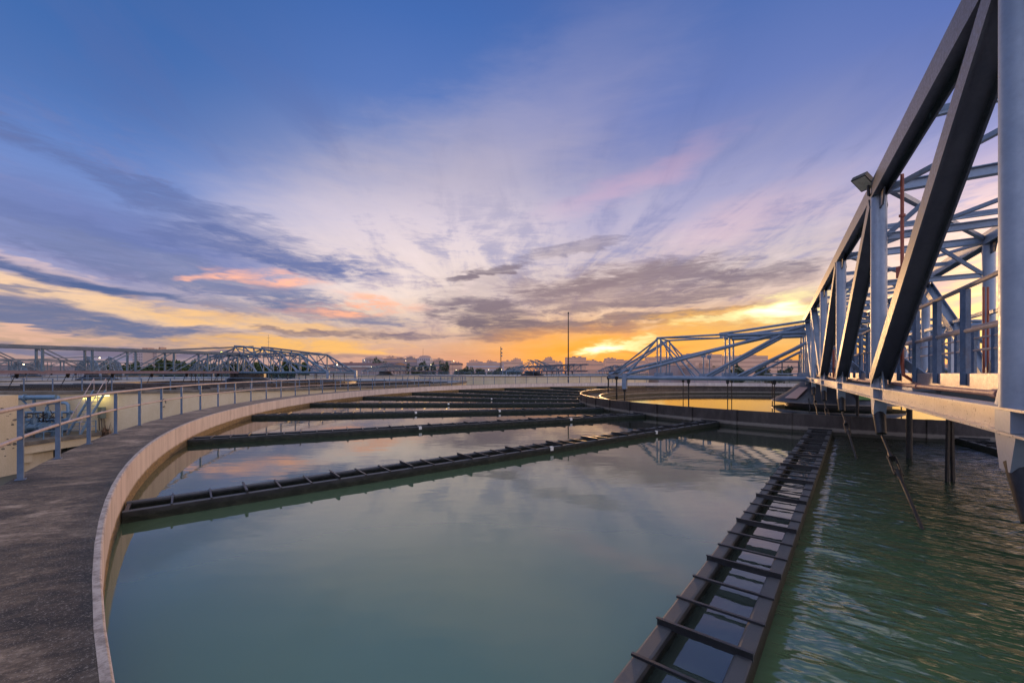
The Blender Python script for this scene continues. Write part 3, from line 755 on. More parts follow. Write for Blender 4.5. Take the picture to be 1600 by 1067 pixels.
M['wallfar'] = weathered('distant_basin_wall', (.36, .40, .44), (.42, .45, .48), .5, .8)
T2 = (-46, 72.6)
far_tank(T2, 0, 100, 'cream-walled round basin close behind the left railing', 'thin railing on the rim of the left neighbouring basin', True, 160)
far_bridge(T2, 0, 'flat-topped steel truss bridge spanning the left neighbouring basin to the left edge', cone_label='black cone hood below the peaked truss in the left neighbouring basin', lab2='peaked blue truss of the left neighbouring basin sloping down to its right')
FT = [((7, 143), .75, dict(dr=(.3, -.954), zb=1.2, zt=2.95, peak=5.2, right=10, left=10), 'cream basin wall behind the far rim in the middle of the view', 'straight low truss bridge behind the far rim, ending at the tall pole', 'small dark cone hood under the arched distant truss left of the tall pole', 'arched distant truss behind the far rim, left of the tall pole', 'thin railing on the rim of the middle distant basin'),
      ((-114.5, 115), .0, dict(right=12, left=12, peak=6.0), 'distant basin seen under the flat bridge at far left', 'blue truss bridge far behind the flat bridge on the left', 'dark cone hood seen under the flat bridge at far left', 'pale triangular truss seen through the flat bridge on the left', 'distant rim railing seen under the flat bridge at left'),
      ((-60, 197), .6, dict(dr=(.8, -.6), zt=3.9, peak=5.3, right=11, left=11), 'distant pale basin rim below the warehouse and pale blocks', 'faint grey-green flat truss below the white round-topped block', 'tiny dark cone hood under the faint grey-green truss', 'faint slanting truss right below the end of the warehouse roof', 'far rim railing below the warehouse'),
      ((52, 212), 1.0, dict(dr=(-.2, -.98), zb=1.4, zt=3.6, peak=4.4, right=8, left=8), 'distant basin rim just left of the near truss tip', 'small dark truss silhouette against the sunset, left of the near truss tip', 'tiny cone hood under the dark truss silhouette at the sunset', 'small dark cross truss silhouetted below the setting sun', 'far rim railing below the setting sun'),
      ((-183, 157), .3, dict(right=16, left=16), 'most distant basin at the left edge under the flat bridge', 'blue-green truss bridge at the far left edge', 'tiny cone hood at the far left edge', 'hazy truss with a hump at the far left edge', 'far rim railing at the left edge')]
for c, zo, kw, l1, l2, l3, l4, l5 in FT:
    far_tank(c, zo, 60 if c[1] < 150 else 0, l1, l5, False, 72)
    far_bridge(c, zo, l2, cone_label=l3, lab2=l4, **kw)

# ------------------------------------------------------------------ pump platform and equipment between the basins
hs = empty('pump_house', (-43, 27.3, GROUND), label='cream painted pier with peeling patches at the left edge', cat='building')
w = MB(); w.box((-43.1, 27.0, (0+GROUND)/2), (15.7, 5.4, -GROUND)); w.build('wall', M['cream'], hs)
w = MB()
for i in range(16):
    y = 29.6-random.random()*.9; z = random.choice((-1.1, -1.9, -3.2, -3.6, -3.9))+random.uniform(-.35, .35); s_ = .03+random.random()**2*.13
    n = 9; w.add([(-35.246+.0003*i, y+s_*1.5*math.cos(a)*random.uniform(.5, 1.1), z+s_*.8*math.sin(a)*random.uniform(.5, 1.1)) for a in [2*math.pi*q/n for q in range(n)]], [tuple(range(n))])
tag(w.build('peeled_patch', M['cap'], hs), kind='stuff')
pf = empty('pump_platform', (-38, 33, GROUND), label='cream concrete platform with dark openings below, carrying the blue pipes', cat='platform')
PZ = -3.4
w = MB(); w.add([(-35.0, 29.75, PZ), (-34.5, 35.0, PZ), (-36, 36.2, PZ), (-48, 35.2, PZ), (-48, 29.75, PZ)]+[(-35.0, 29.75, PZ-.28), (-34.5, 35.0, PZ-.28), (-36, 36.2, PZ-.28), (-48, 35.2, PZ-.28), (-48, 29.75, PZ-.28)],
      [(0, 1, 2, 3, 4), (9, 8, 7, 6, 5)]+[(i, (i+1) % 5, 5+(i+1) % 5, 5+i) for i in range(5)]); w.build('slab', M['cap'], pf)
w = MB(); w.bar((-35.35, 29.8, PZ-.58), (-34.85, 35.0, PZ-.58), .5, .6); w.box((-35.5, 30.2, PZ-1.2), (.6, .7, .7)); w.build('edge_beam', M['cream'], pf)
w = MB(); w.box((-36.2, 31.0, (PZ-.9+GROUND)/2), (1.6, 2.2, PZ-.9-GROUND)); w.build('pier', M['cream'], pf)
w = MB(); w.box((-35.3, 34.9, (PZ-.9+GROUND)/2), (.4, .4, PZ-.9-GROUND)); w.build('pier', M['cream'], pf)
w = MB(); w.bar((-36.3, 32.1, -4.95), (-35.9, 35.0, -4.95), .08, 1.5)
for q in range(6): w.bar((-36.2+.07*q, 32.15+.5*q, -5.6), (-36.2+.07*q, 32.15+.5*q, -4.2), .07, .07)
w.build('grille', M['darkdoor'], pf)
# guard rail of the platform
gr = empty('platform_guard_rail', (-35, 32, PZ), label='thin blue guard rail on the edge of the pump platform', cat='railing')
for z in (.55, 1.0):
    w = MB(); w.tube((-35.25, 30, PZ+z), (-34.8, 34.8, PZ+z), .03, 6); w.build('rail', M['bluepipe'], gr)
for q in range(5):
    w = MB(); x = -35.25+.11*q; y = 30+1.2*q; w.bar((x, y, PZ), (x, y, PZ+1), .06, .06); w.build('post', M['bluepipe'], gr)
# pipes
pp = empty('overhead_pipe', (-39, 34, PZ), label='straight blue pipe running high along the basin wall with white end section', cat='pipe')
w = MB(); w.tube((-41.8, 33.8, -.45), (-37.9, 34.6, -.45), .2, 14); w.tube((-40.0, 34.1, -.45), (-39.9, 34.13, -.45), .27, 14); w.build('pipe', M['bluepipe'], pp, True)
w = MB(); w.tube((-41.9, 33.78, -.45), (-40.6, 34.0, -.45), .215, 14); w.build('white_sleeve', M['white'], pp, True)
w = MB(); w.bar((-39.4, 34.3, -.6), (-39.4, 34.3, PZ), .14, .14); w.bar((-39.4, 34.3, -1.6), (-40.3, 34.2, -.6), .1, .1); w.build('support', M['bluepipe'], pp)
bp = empty('bent_pipe', (-37.6, 34.4, PZ), label='light blue pipe bent like a staple above the valves', cat='pipe')
w = MB(); w.path([(-38.45, 34.4, PZ+.2), (-38.45, 34.4, -1.25), (-38.4, 34.4, -1.05), (-38.25, 34.4, -.93), (-38.0, 34.4, -.9), (-37.1, 34.45, -.9), (-36.9, 34.45, -.95), (-36.75, 34.45, -1.1), (-36.72, 34.45, -2.6)], .125, 12)
w.tube((-38.45, 34.4, -2.0), (-38.45, 34.4, -1.88), .22, 12); w.tube((-36.72, 34.45, -2.45), (-36.72, 34.45, -2.3), .22, 12); w.build('pipe', M['bluepipe'], bp, True)
w = MB(); w.tube((-37.5, 34.4, -.85), (-37.5, 34.4, -.3), .2, 10, .06); w.build('vent', M['bluepipe'], bp, True)
for i, (x, y, s_, lab) in enumerate(((-38.2, 32.6, .75, 'blue valve with handwheel at the left end of the pump platform'), (-37.0, 32.2, .9, 'big blue valve with dark handwheel in the middle of the pump platform'), (-36.0, 32.9, .7, 'blue valve standing beside the steel stair'))):
    v = empty('valve', (x, y, PZ), label=lab, cat='valve')
    w = MB(); w.tube((x-.75*s_, y-.1, PZ+.75), (x+.75*s_, y+.1, PZ+.75), .32*s_, 14)
    for q in (-.75, -.38, .38, .7): w.tube((x+q*s_, y+q*.11, PZ+.75), (x+(q+.07)*s_, y+(q+.07)*.11, PZ+.75), .46*s_, 14)
    w.build('body', M['bluepipe'], v, True)
    w = MB(); w.tube((x, y, PZ+.9), (x, y, PZ+1.4*s_+.2), .2*s_, 10); w.tube((x, y, PZ+1.4*s_), (x, y, PZ+2.1*s_), .05, 8); w.build('stem', M['bluepipe'], v, True)
    w = MB(); zz = PZ+2.05*s_; w.path([(x+.33*math.cos(a), y+.33*math.sin(a), zz) for a in [2*math.pi*q/14 for q in range(14)]], .04, 6, True)
    for q in range(3): w.tube((x, y, zz), (x+.33*math.cos(q*2.1), y+.33*math.sin(q*2.1), zz), .03, 6)
    w.build('handwheel', M['rod'], v, True)
    for q in (-.4, .4):
        w = MB(); w.bar((x+q*s_, y, PZ), (x+q*s_, y, PZ+.5), .3*s_, .2); w.build('foot', M['bluepipe'], v)
mf = empty('pipe_manifold', (-37, 33.6, PZ), label='row of parallel blue pipes with flanges low behind the valves', cat='pipe')
for q, (z, y) in enumerate(((PZ+.35, 33.5), (PZ+1.15, 33.8), (PZ+1.75, 34.0))):
    w = MB(); w.tube((-40.5, y-.3, z), (-35.9, y+.1, z), .14-.02*q, 10)
    for t in range(5): w.tube((-39.8+t*.9, y-.25+t*.07, z), (-39.7+t*.9, y-.24+t*.07, z), .22-.02*q, 10)
    w.build('pipe', M['bluepipe'], mf, True)
for q in range(4):
    w = MB(); x = -39.4+q*.95; w.tube((x, 33.75, PZ+.3), (x, 33.75, PZ+1.75), .08, 8); w.build('riser', M['bluepipe'], mf, True)
pm = empty('pump', (-38.9, 31.9, PZ), label='dark pump motor with fins and blue casing beside the pier edge', cat='pump')
w = MB(); w.tube((-39.6, 31.7, PZ+.55), (-38.6, 31.9, PZ+.55), .34, 16)
for q in range(7): w.tube((-39.5+q*.12, 31.72+q*.024, PZ+.55), (-39.46+q*.12, 31.73+q*.024, PZ+.55), .40, 16)
w.build('motor', M['rod'], pm, True)
w = MB(); w.tube((-38.6, 31.9, PZ+.55), (-38.2, 31.98, PZ+.55), .45, 16, .38); w.tube((-38.4, 31.95, PZ+.6), (-38.4, 31.95, PZ+1.3), .16, 10); w.build('casing', M['bluepipe'], pm, True)
w = MB(); w.bar((-39.7, 31.68, PZ+.08), (-38.0, 32.02, PZ+.08), .6, .16); w.build('base', M['rod'], pm)
db = empty('dark_equipment_cage', (-37.4, 32.6, PZ), label='tangle of dark brackets and cables above the blue valves', cat='equipment')
w = MB()
for q in range(26):
    p_ = Vector((-37.9+random.random()*1.3, 32.9+random.random()*.4, PZ+.9+random.random()*.9)); w.tube(p_, p_+Vector((random.uniform(-.5, .5), 0, random.uniform(-.35, .35))), .03, 5)
w.tube((-37.3, 33.1, PZ), (-37.3, 33.1, PZ+1.9), .05, 6); w.build('brackets', M['rod'], db)
# stair up the basin wall
stt = empty('steel_stair', (-36, 35, PZ), label='steep blue steel stair leaning up to the rim of the left basin', cat='stair')
sa, sb = Vector((-35.3, 33.5, PZ)), Vector((-35.75, 36.1, .05))
side = Vector((.95, .15, 0)).normalized()*.46
for s_ in (-1, 1):
    w = MB(); w.bar(sa+side*s_, sb+side*s_, .06, .2); w.build('stringer', M['bluepipe'], stt)
    w = MB(); up = Vector((0, 0, 1.0)); w.tube(sa+side*s_+up*.9, sb+side*s_+up*1.05, .03, 6)
    for f_ in (0, .33, .66, 1): w.tube((sa+side*s_).lerp(sb+side*s_, f_), (sa+side*s_).lerp(sb+side*s_, f_)+up*.95, .025, 6)
    w.build('handrail', M['rail'], stt)
for q in range(1, 11):
    c_ = sa.lerp(sb, q/11); w = MB(); w.bar(c_-side, c_+side, .2, .035); w.build('tread', M['bluepipe'], stt)
def on_wall2(px, z, out=.0):
    """point on the outer wall of the left basin in the direction px"""
    dx = (px-HX)/F; a = dx*dx+1; bq = dx*T2[0]+T2[1]; cc = T2[0]**2+T2[1]**2-(RO+out)**2
    y = (bq-math.sqrt(bq*bq-a*cc))/a
    return Vector((dx*y, y, z))
wl = empty('wall_light', on_wall2(151, -.35, .1), label='lit yellow tube lamp under the coping of the left basin', cat='lamp')
a, b = on_wall2(131, -.42, .14), on_wall2(171, -.42, .14)
w = MB(); w.bar(a+Vector((0, 0, .09)), b+Vector((0, 0, .09)), .16, .06); w.build('housing', M['white'], wl)
w = MB(); w.tube(a, b, .05, 8); w.build('tube', M['tubelight'], wl)
ld = bpy.data.lights.new('tube_glow', 'AREA'); ld.shape = 'RECTANGLE'; ld.size = 2.0; ld.size_y = .1; ld.energy = 10; ld.color = (1, .92, .35)
lo = bpy.data.objects.new('tube_glow', ld); COL.objects.link(lo); lo.parent = wl; lo.location = (-.05, -.16, -.22); lo.rotation_euler = (R(35), 0, 0)
cb = empty('electrical_cabinet', on_wall2(160, -2, .2), label='olive electrical cabinet on the cream wall under the lit tube', cat='cabinet')
c_ = on_wall2(159, -1.85, .25); w = MB(); w.box(c_, (1.05, .35, .95), R(-35)); w.build('body', M['cabinet'], cb)
w = MB(); w.box(c_+Vector((.12, -.2, .12)), (.7, .06, .18), R(-35)); w.build('window', M['lens'], cb)
w = MB()
for q in (-.25, 0, .2): w.tube(c_+Vector((q, 0, -.5)), c_+Vector((q*.8, .05, -2.6)), .03, 6)
w.build('cable', M['blackrubber'], cb)
hh = empty('hose_loop', on_wall2(255, -1, .1), label='black hose loop hanging on the cream basin wall', cat='hose')
c_ = on_wall2(254, -1.15, .1); t_ = Vector((.8, -.25, 0)).normalized()
w = MB(); w.path([c_+t_*(.42*math.cos(a))+Vector((0, 0, .36*math.sin(a))) for a in [2*math.pi*q/20 for q in range(18)]], .04, 6); w.build('hose', M['blackrubber'], hh)
wp = empty('wall_pipe_fitting', on_wall2(305, -3, .1), label='small pale tap fitting on the cream basin wall', cat='fitting')
c_ = on_wall2(305, -3.1, .12); w = MB(); w.tube(c_-t_*.4, c_+t_*.4, .06, 8); w.tube(c_, c_+Vector((0, 0, -.5)), .06, 8); w.tube(c_+Vector((0, -.1, .1)), c_+Vector((0, -.1, -.1)), .12, 8); w.build('fitting', M['bluepipe'], wp)
# bracket on the pier
bk = empty('cable_bracket', (-35.4, 29.6, -2.2), label='dark bent pipe bracket on the edge of the cream pier', cat='bracket')
w = MB(); w.path([(-35.3, 29.7, -2.6), (-35.9, 29.5, -2.6), (-36.05, 29.5, -2.5), (-36.05, 29.5, -1.95), (-35.9, 29.5, -1.8), (-35.3, 29.7, -1.8)], .045, 6); w.build('pipe', M['rod'], bk)

# ================================================================== TREES
def leafmat(name, c1, c2):
    m, g, b, pos = newmat(name)
    n = g.noise(pos, .55, 4, .6); col = g.mix(g.maprange(n, .35, .65), c1, c2); col = g.mix(g.maprange(g.noise(pos, 3, 2), .4, .7, 0, .5), col, tuple(v*.5 for v in c1))
    g.l.new(col, b.inputs['Base Color']); b.inputs['Roughness'].default_value = .8; b.inputs['Specular IOR Level'].default_value = .2
    return m
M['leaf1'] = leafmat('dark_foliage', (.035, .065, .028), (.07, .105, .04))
M['leaf2'] = leafmat('hazy_foliage', (.075, .095, .07), (.11, .13, .09))  # paler leaves, distance haze mixed into their colour
def crown_mesh(name, rnd, n, lobes, mat, leaf=.13, flat=.8):
    r = random.Random(rnd); mb = MB()
    lb = [(Vector((r.uniform(-.55, .55), r.uniform(-.55, .55), r.uniform(.1, .95))), r.uniform(.28, .5)) for _ in range(lobes)]
    for _ in range(n):
        c, rad = r.choice(lb); d = Vector((r.gauss(0, 1), r.gauss(0, 1), r.gauss(0, 1)*flat)).normalized()
        p = c+d*rad*(r.random()**.35)
        a = Vector((r.gauss(0, 1), r.gauss(0, 1), r.gauss(0, 1))).normalized(); b2 = a.cross(Vector((r.gauss(0, 1), r.gauss(0, 1), r.gauss(0, 1)))).normalized()
        s_ = leaf*r.uniform(.5, 1.2)
        mb.add([p+a*s_, p+b2*s_*.8, p-a*s_, p-b2*s_*.8], [(0, 1, 2, 3)])
    me = bpy.data.meshes.new(name); me.from_pydata(mb.v, [], mb.f); me.materials.append(mat); return me
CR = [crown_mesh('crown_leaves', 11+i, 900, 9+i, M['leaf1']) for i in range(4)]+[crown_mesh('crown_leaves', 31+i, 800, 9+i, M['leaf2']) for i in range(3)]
PALM = None
def tree(px, top, width, depth, kind, label, group=None, base_y=None):
    b = at(px, 0, depth); zt = EYE-(top-HY)/F*depth; wd = width/F*depth/1.7
    t = empty('broadleaf_tree', (b.x, b.y, GROUND), label=label, cat='tree', group=group)
    h = zt-GROUND; th = h*.45
    w = MB(); w.tube((b.x, b.y, GROUND), (b.x+.1, b.y, GROUND+th), .03*h, 7, .018*h)
    for q in range(4):
        a = q*1.7+px; w.tube((b.x+.1, b.y, GROUND+th*.9), (b.x+math.cos(a)*wd*.4, b.y+math.sin(a)*wd*.4, GROUND+h*.72), .016*h, 5, .006*h)
    w.build('trunk', M['bark'], t)
    o = bpy.data.objects.new('crown', CR[kind]); COL.objects.link(o); o.parent = t
    o.location = (0, 0, th*.75); o.scale = (wd, wd, (h-th*.75)/1.35); o.rotation_euler = (0, 0, px*.37)
    return t
TG = 'trees on the skyline'
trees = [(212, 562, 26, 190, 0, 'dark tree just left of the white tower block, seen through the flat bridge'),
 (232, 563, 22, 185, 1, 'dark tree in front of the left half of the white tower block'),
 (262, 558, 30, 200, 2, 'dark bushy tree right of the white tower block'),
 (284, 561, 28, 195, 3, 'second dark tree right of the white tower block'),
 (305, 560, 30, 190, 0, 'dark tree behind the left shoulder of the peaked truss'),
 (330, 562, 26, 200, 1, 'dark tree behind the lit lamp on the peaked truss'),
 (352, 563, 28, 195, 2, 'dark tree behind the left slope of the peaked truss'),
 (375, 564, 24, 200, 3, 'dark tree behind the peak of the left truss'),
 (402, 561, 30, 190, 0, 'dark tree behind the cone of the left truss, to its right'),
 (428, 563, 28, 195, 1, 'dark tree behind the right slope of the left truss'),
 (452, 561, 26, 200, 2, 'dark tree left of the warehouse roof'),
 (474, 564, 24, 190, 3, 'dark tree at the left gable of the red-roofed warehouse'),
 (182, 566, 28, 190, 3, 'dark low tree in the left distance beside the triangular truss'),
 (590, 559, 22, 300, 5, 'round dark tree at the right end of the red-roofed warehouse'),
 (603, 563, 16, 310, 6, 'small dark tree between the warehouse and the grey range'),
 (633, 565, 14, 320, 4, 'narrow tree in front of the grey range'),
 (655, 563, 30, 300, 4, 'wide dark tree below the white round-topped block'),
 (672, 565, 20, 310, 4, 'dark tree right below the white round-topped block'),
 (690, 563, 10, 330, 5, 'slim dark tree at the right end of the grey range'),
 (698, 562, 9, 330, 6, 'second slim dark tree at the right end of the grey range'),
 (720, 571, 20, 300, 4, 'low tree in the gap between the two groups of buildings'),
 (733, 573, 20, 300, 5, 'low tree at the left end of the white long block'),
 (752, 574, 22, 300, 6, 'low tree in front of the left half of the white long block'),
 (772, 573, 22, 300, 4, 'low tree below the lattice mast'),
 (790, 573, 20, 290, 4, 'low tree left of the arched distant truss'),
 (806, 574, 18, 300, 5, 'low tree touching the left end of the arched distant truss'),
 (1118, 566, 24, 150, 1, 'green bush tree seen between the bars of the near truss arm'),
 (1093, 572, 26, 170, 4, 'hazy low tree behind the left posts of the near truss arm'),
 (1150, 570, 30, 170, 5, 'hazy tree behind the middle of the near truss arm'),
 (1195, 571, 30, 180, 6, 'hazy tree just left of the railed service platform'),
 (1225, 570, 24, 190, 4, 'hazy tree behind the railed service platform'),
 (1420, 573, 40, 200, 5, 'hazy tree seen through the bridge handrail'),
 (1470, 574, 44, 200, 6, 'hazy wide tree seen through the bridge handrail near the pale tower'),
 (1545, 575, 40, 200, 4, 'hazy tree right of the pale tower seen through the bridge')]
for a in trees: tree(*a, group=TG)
# dry bush by the cabinet
bs = empty('dry_bush', on_wall2(166, GROUND, 1.5), label='dry brown bush growing below the electrical cabinet', cat='bush')
c_ = on_wall2(167, -4.3, 1.3); w = MB()
for q in range(70):
    a = random.uniform(0, 6.3); e_ = random.uniform(.3, 1.5); l_ = random.uniform(.6, 1.9)
    w.tube(c_, c_+Vector((math.cos(a)*math.cos(e_)*l_*.6, math.sin(a)*math.cos(e_)*l_*.4, math.sin(e_)*l_)), .014, 4, .006)
w.tube((c_.x, c_.y, GROUND), c_, .05, 6)
w.build('branches', M['bark'], bs)
o = bpy.data.objects.new('leaves', crown_mesh('bush_leaves', 77, 160, 6, weathered('dry_leaves', (.16, .09, .05), (.22, .13, .07), 3, .9))); COL.objects.link(o); o.parent = bs
o.location = tuple(c_-Vector(bs.location)); o.scale = (.8, .6, 1.5)

# ================================================================== SKYLINE BUILDINGS
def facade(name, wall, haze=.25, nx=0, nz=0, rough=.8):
    """not used for openings: windows are modelled; plain render with the haze painted in as a faint glow"""
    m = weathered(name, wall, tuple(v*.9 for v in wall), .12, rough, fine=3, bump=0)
    b = m.node_tree.nodes['Principled BSDF']; b.inputs['Emission Color'].default_value = (.60, .34, .26, 1); b.inputs['Emission Strength'].default_value = haze  # distance haze imitated by a warm glow of the surface itself
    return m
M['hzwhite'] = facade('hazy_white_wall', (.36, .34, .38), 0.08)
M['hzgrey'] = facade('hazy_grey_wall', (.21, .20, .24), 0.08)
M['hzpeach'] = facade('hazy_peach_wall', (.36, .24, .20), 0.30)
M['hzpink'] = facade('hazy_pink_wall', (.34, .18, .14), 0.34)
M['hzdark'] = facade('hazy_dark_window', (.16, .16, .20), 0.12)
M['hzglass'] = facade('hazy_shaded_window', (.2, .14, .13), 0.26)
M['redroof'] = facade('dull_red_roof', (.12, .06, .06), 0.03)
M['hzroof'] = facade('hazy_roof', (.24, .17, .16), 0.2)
def building(name, x0, x1, top, depth, wall, win, label, cat='building', floors=4, cols=8, roof='flat', deep=14, extra=None):
    a, b = at(x0, top, depth), at(x1, top, depth); zt = a.z
    t = empty(name, ((a.x+b.x)/2, depth, GROUND), label=label, cat=cat, group=None)
    cx_ = (a.x+b.x)/2; wd = b.x-a.x
    w = MB(); w.box((cx_, depth+deep/2, (zt+GROUND)/2), (wd, deep, zt-GROUND)); w.build('wall', M[wall], t)
    lo_z = max(GROUND+1, EYE-1.5); fh = (zt-lo_z)/max(1, floors)
    if floors and win == 'hzglass':
        for f_ in range(floors):
            w = MB(); w.box(((a.x+b.x)/2, depth-.03, lo_z+fh*(f_+.55)), (wd*.96, .12, fh*.36)); w.build('window_band', M[win], t)
    elif floors and cols:
        w = MB(); w.box((0, -.03, 0), (wd/cols*.55, .12, fh*.45)); w0 = w.build('window', M[win], t, local=True); fst = True
        for f_ in range(floors):
            for c in range(cols):
                o = w0 if fst else w0.copy()
                if not fst: COL.objects.link(o); o.parent = t
                fst = False; o.location = Vector((a.x+wd*(c+.5)/cols, depth, lo_z+fh*(f_+.55)))-Vector(t.location)
    if roof == 'flat':
        w = MB(); w.box((cx_, depth+deep/2, zt+.15), (wd+.5, deep+.5, .3))
        r = random.Random(int(x0)); 
        for q in range(3): w.box((cx_+wd*r.uniform(-.35, .35), depth+deep*.5, zt+.9), (wd*r.uniform(.06, .16), deep*.3, 1.6))
        w.build('roof', M['hzroof'], t)
    elif roof == 'gable':
        h = wd*.03+1.5; w = MB(); w.add([(a.x-.8, depth-1, zt), (b.x+.8, depth-1, zt), (b.x+.8, depth+deep/2, zt+h), (a.x-.8, depth+deep/2, zt+h), (a.x-.8, depth+deep+1, zt), (b.x+.8, depth+deep+1, zt)], [(0, 1, 2, 3), (3, 2, 5, 4), (0, 3, 4), (1, 5, 2)]); w.build('roof', M['redroof'], t)
    elif roof == 'round':
        w = MB(); w.revolve((cx_, depth+deep/2), [(wd*.5, zt), (wd*.42, zt+1.8), (wd*.2, zt+2.6), (0, zt+2.7)], 20); w.build('roof', M['hzroof'], t, True)
    return t
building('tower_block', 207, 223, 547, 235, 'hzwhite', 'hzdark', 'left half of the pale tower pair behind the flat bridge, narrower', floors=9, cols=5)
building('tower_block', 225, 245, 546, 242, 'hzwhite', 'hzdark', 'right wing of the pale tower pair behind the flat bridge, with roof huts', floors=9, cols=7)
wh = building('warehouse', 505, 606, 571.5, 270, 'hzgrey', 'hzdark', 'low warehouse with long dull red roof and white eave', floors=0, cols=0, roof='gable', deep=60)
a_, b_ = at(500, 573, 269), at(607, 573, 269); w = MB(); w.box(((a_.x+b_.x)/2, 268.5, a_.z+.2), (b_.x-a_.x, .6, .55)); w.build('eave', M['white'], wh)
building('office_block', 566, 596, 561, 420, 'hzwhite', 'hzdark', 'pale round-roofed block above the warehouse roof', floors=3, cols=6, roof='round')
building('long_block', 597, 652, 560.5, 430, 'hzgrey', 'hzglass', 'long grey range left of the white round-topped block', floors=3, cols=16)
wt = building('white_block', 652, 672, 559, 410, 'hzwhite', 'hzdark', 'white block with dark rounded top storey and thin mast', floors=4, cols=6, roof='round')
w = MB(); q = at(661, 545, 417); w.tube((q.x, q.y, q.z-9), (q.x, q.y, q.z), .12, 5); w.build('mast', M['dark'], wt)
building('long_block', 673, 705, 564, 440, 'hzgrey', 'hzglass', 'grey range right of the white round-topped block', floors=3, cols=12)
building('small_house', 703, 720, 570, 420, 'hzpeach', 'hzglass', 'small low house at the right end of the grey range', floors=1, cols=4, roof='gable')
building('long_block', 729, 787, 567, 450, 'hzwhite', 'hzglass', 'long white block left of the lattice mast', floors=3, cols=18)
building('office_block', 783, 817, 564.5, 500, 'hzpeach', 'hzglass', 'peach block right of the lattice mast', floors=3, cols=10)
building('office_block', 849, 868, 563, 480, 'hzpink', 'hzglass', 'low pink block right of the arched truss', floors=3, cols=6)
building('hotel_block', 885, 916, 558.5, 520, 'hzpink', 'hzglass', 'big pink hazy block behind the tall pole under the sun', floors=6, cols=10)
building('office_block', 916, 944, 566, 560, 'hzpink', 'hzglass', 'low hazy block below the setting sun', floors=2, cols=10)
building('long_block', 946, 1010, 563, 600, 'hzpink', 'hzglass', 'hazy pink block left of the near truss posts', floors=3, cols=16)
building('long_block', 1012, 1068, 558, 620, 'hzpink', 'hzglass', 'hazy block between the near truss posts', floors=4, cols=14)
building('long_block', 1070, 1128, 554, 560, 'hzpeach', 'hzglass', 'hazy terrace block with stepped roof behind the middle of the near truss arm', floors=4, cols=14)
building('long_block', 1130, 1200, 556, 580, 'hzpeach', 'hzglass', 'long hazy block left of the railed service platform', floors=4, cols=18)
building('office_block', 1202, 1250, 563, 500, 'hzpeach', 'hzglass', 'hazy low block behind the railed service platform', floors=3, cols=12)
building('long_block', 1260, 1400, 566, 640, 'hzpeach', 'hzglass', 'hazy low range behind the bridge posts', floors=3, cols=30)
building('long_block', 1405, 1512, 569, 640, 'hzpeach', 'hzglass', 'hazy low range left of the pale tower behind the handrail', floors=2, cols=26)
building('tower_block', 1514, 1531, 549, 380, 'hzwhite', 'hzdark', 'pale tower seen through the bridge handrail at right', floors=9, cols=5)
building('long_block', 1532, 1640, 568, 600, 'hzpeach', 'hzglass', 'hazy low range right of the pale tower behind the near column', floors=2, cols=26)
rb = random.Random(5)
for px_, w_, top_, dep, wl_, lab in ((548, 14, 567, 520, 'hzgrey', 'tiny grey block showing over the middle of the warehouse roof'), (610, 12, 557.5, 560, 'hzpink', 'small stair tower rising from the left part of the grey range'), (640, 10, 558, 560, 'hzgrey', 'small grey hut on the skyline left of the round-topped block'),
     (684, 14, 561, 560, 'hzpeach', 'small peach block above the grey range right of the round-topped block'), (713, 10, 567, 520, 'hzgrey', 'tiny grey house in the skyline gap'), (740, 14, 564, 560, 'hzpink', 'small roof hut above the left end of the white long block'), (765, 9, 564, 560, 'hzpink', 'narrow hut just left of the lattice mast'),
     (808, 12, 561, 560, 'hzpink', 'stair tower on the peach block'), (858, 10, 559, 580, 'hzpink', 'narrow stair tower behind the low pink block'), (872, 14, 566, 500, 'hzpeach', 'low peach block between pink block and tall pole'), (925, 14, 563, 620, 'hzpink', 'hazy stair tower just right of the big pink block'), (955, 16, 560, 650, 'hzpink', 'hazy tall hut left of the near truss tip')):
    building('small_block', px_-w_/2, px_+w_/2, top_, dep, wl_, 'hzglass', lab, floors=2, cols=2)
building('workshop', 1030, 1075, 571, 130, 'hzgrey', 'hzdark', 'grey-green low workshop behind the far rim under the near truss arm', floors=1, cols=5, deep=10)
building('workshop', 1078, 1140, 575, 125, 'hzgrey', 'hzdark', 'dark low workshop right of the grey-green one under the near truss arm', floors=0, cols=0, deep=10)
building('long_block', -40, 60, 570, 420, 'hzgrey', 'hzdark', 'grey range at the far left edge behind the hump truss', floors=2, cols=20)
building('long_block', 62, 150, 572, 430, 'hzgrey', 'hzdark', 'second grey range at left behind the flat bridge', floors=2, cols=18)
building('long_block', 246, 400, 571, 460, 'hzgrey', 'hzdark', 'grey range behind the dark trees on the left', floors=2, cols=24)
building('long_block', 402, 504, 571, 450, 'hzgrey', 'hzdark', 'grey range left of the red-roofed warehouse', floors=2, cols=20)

# ================================================================== POLES, MASTS, LAMPS
def pole(name, px, top, depth, r0, r1, label, cat, base=GROUND, head=None):
    b = at(px, top, depth); t = empty(name, (b.x, b.y, base), label=label, cat=cat)
    w = MB(); w.tube((b.x, b.y, base), (b.x, b.y, b.z), r0, 8, r1); w.build('mast', M['fardark'] if depth > 100 else M['rod'], t, True)
    return t, b
t, b = pole('lightning_mast', 888, 490, 69, .15, .07, 'tall thin dark mast standing at the far rim, left of the sun', 'mast')
w = MB(); w.tube(b, b+Vector((0, 0, .25)), .14, 8, .1); w.build('tip', M['dark'], t)
t, b = pole('antenna_mast', 419.5, 523, 190, .12, .05, 'hair-thin mast rising behind the right side of the peaked left truss', 'mast')
w = MB()
for q in (1.5, 3.2): w.bar(b+Vector((-.7, 0, -q)), b+Vector((.7, 0, -q)), .08, .08)
w.build('crossbar', M['fardark'], t)
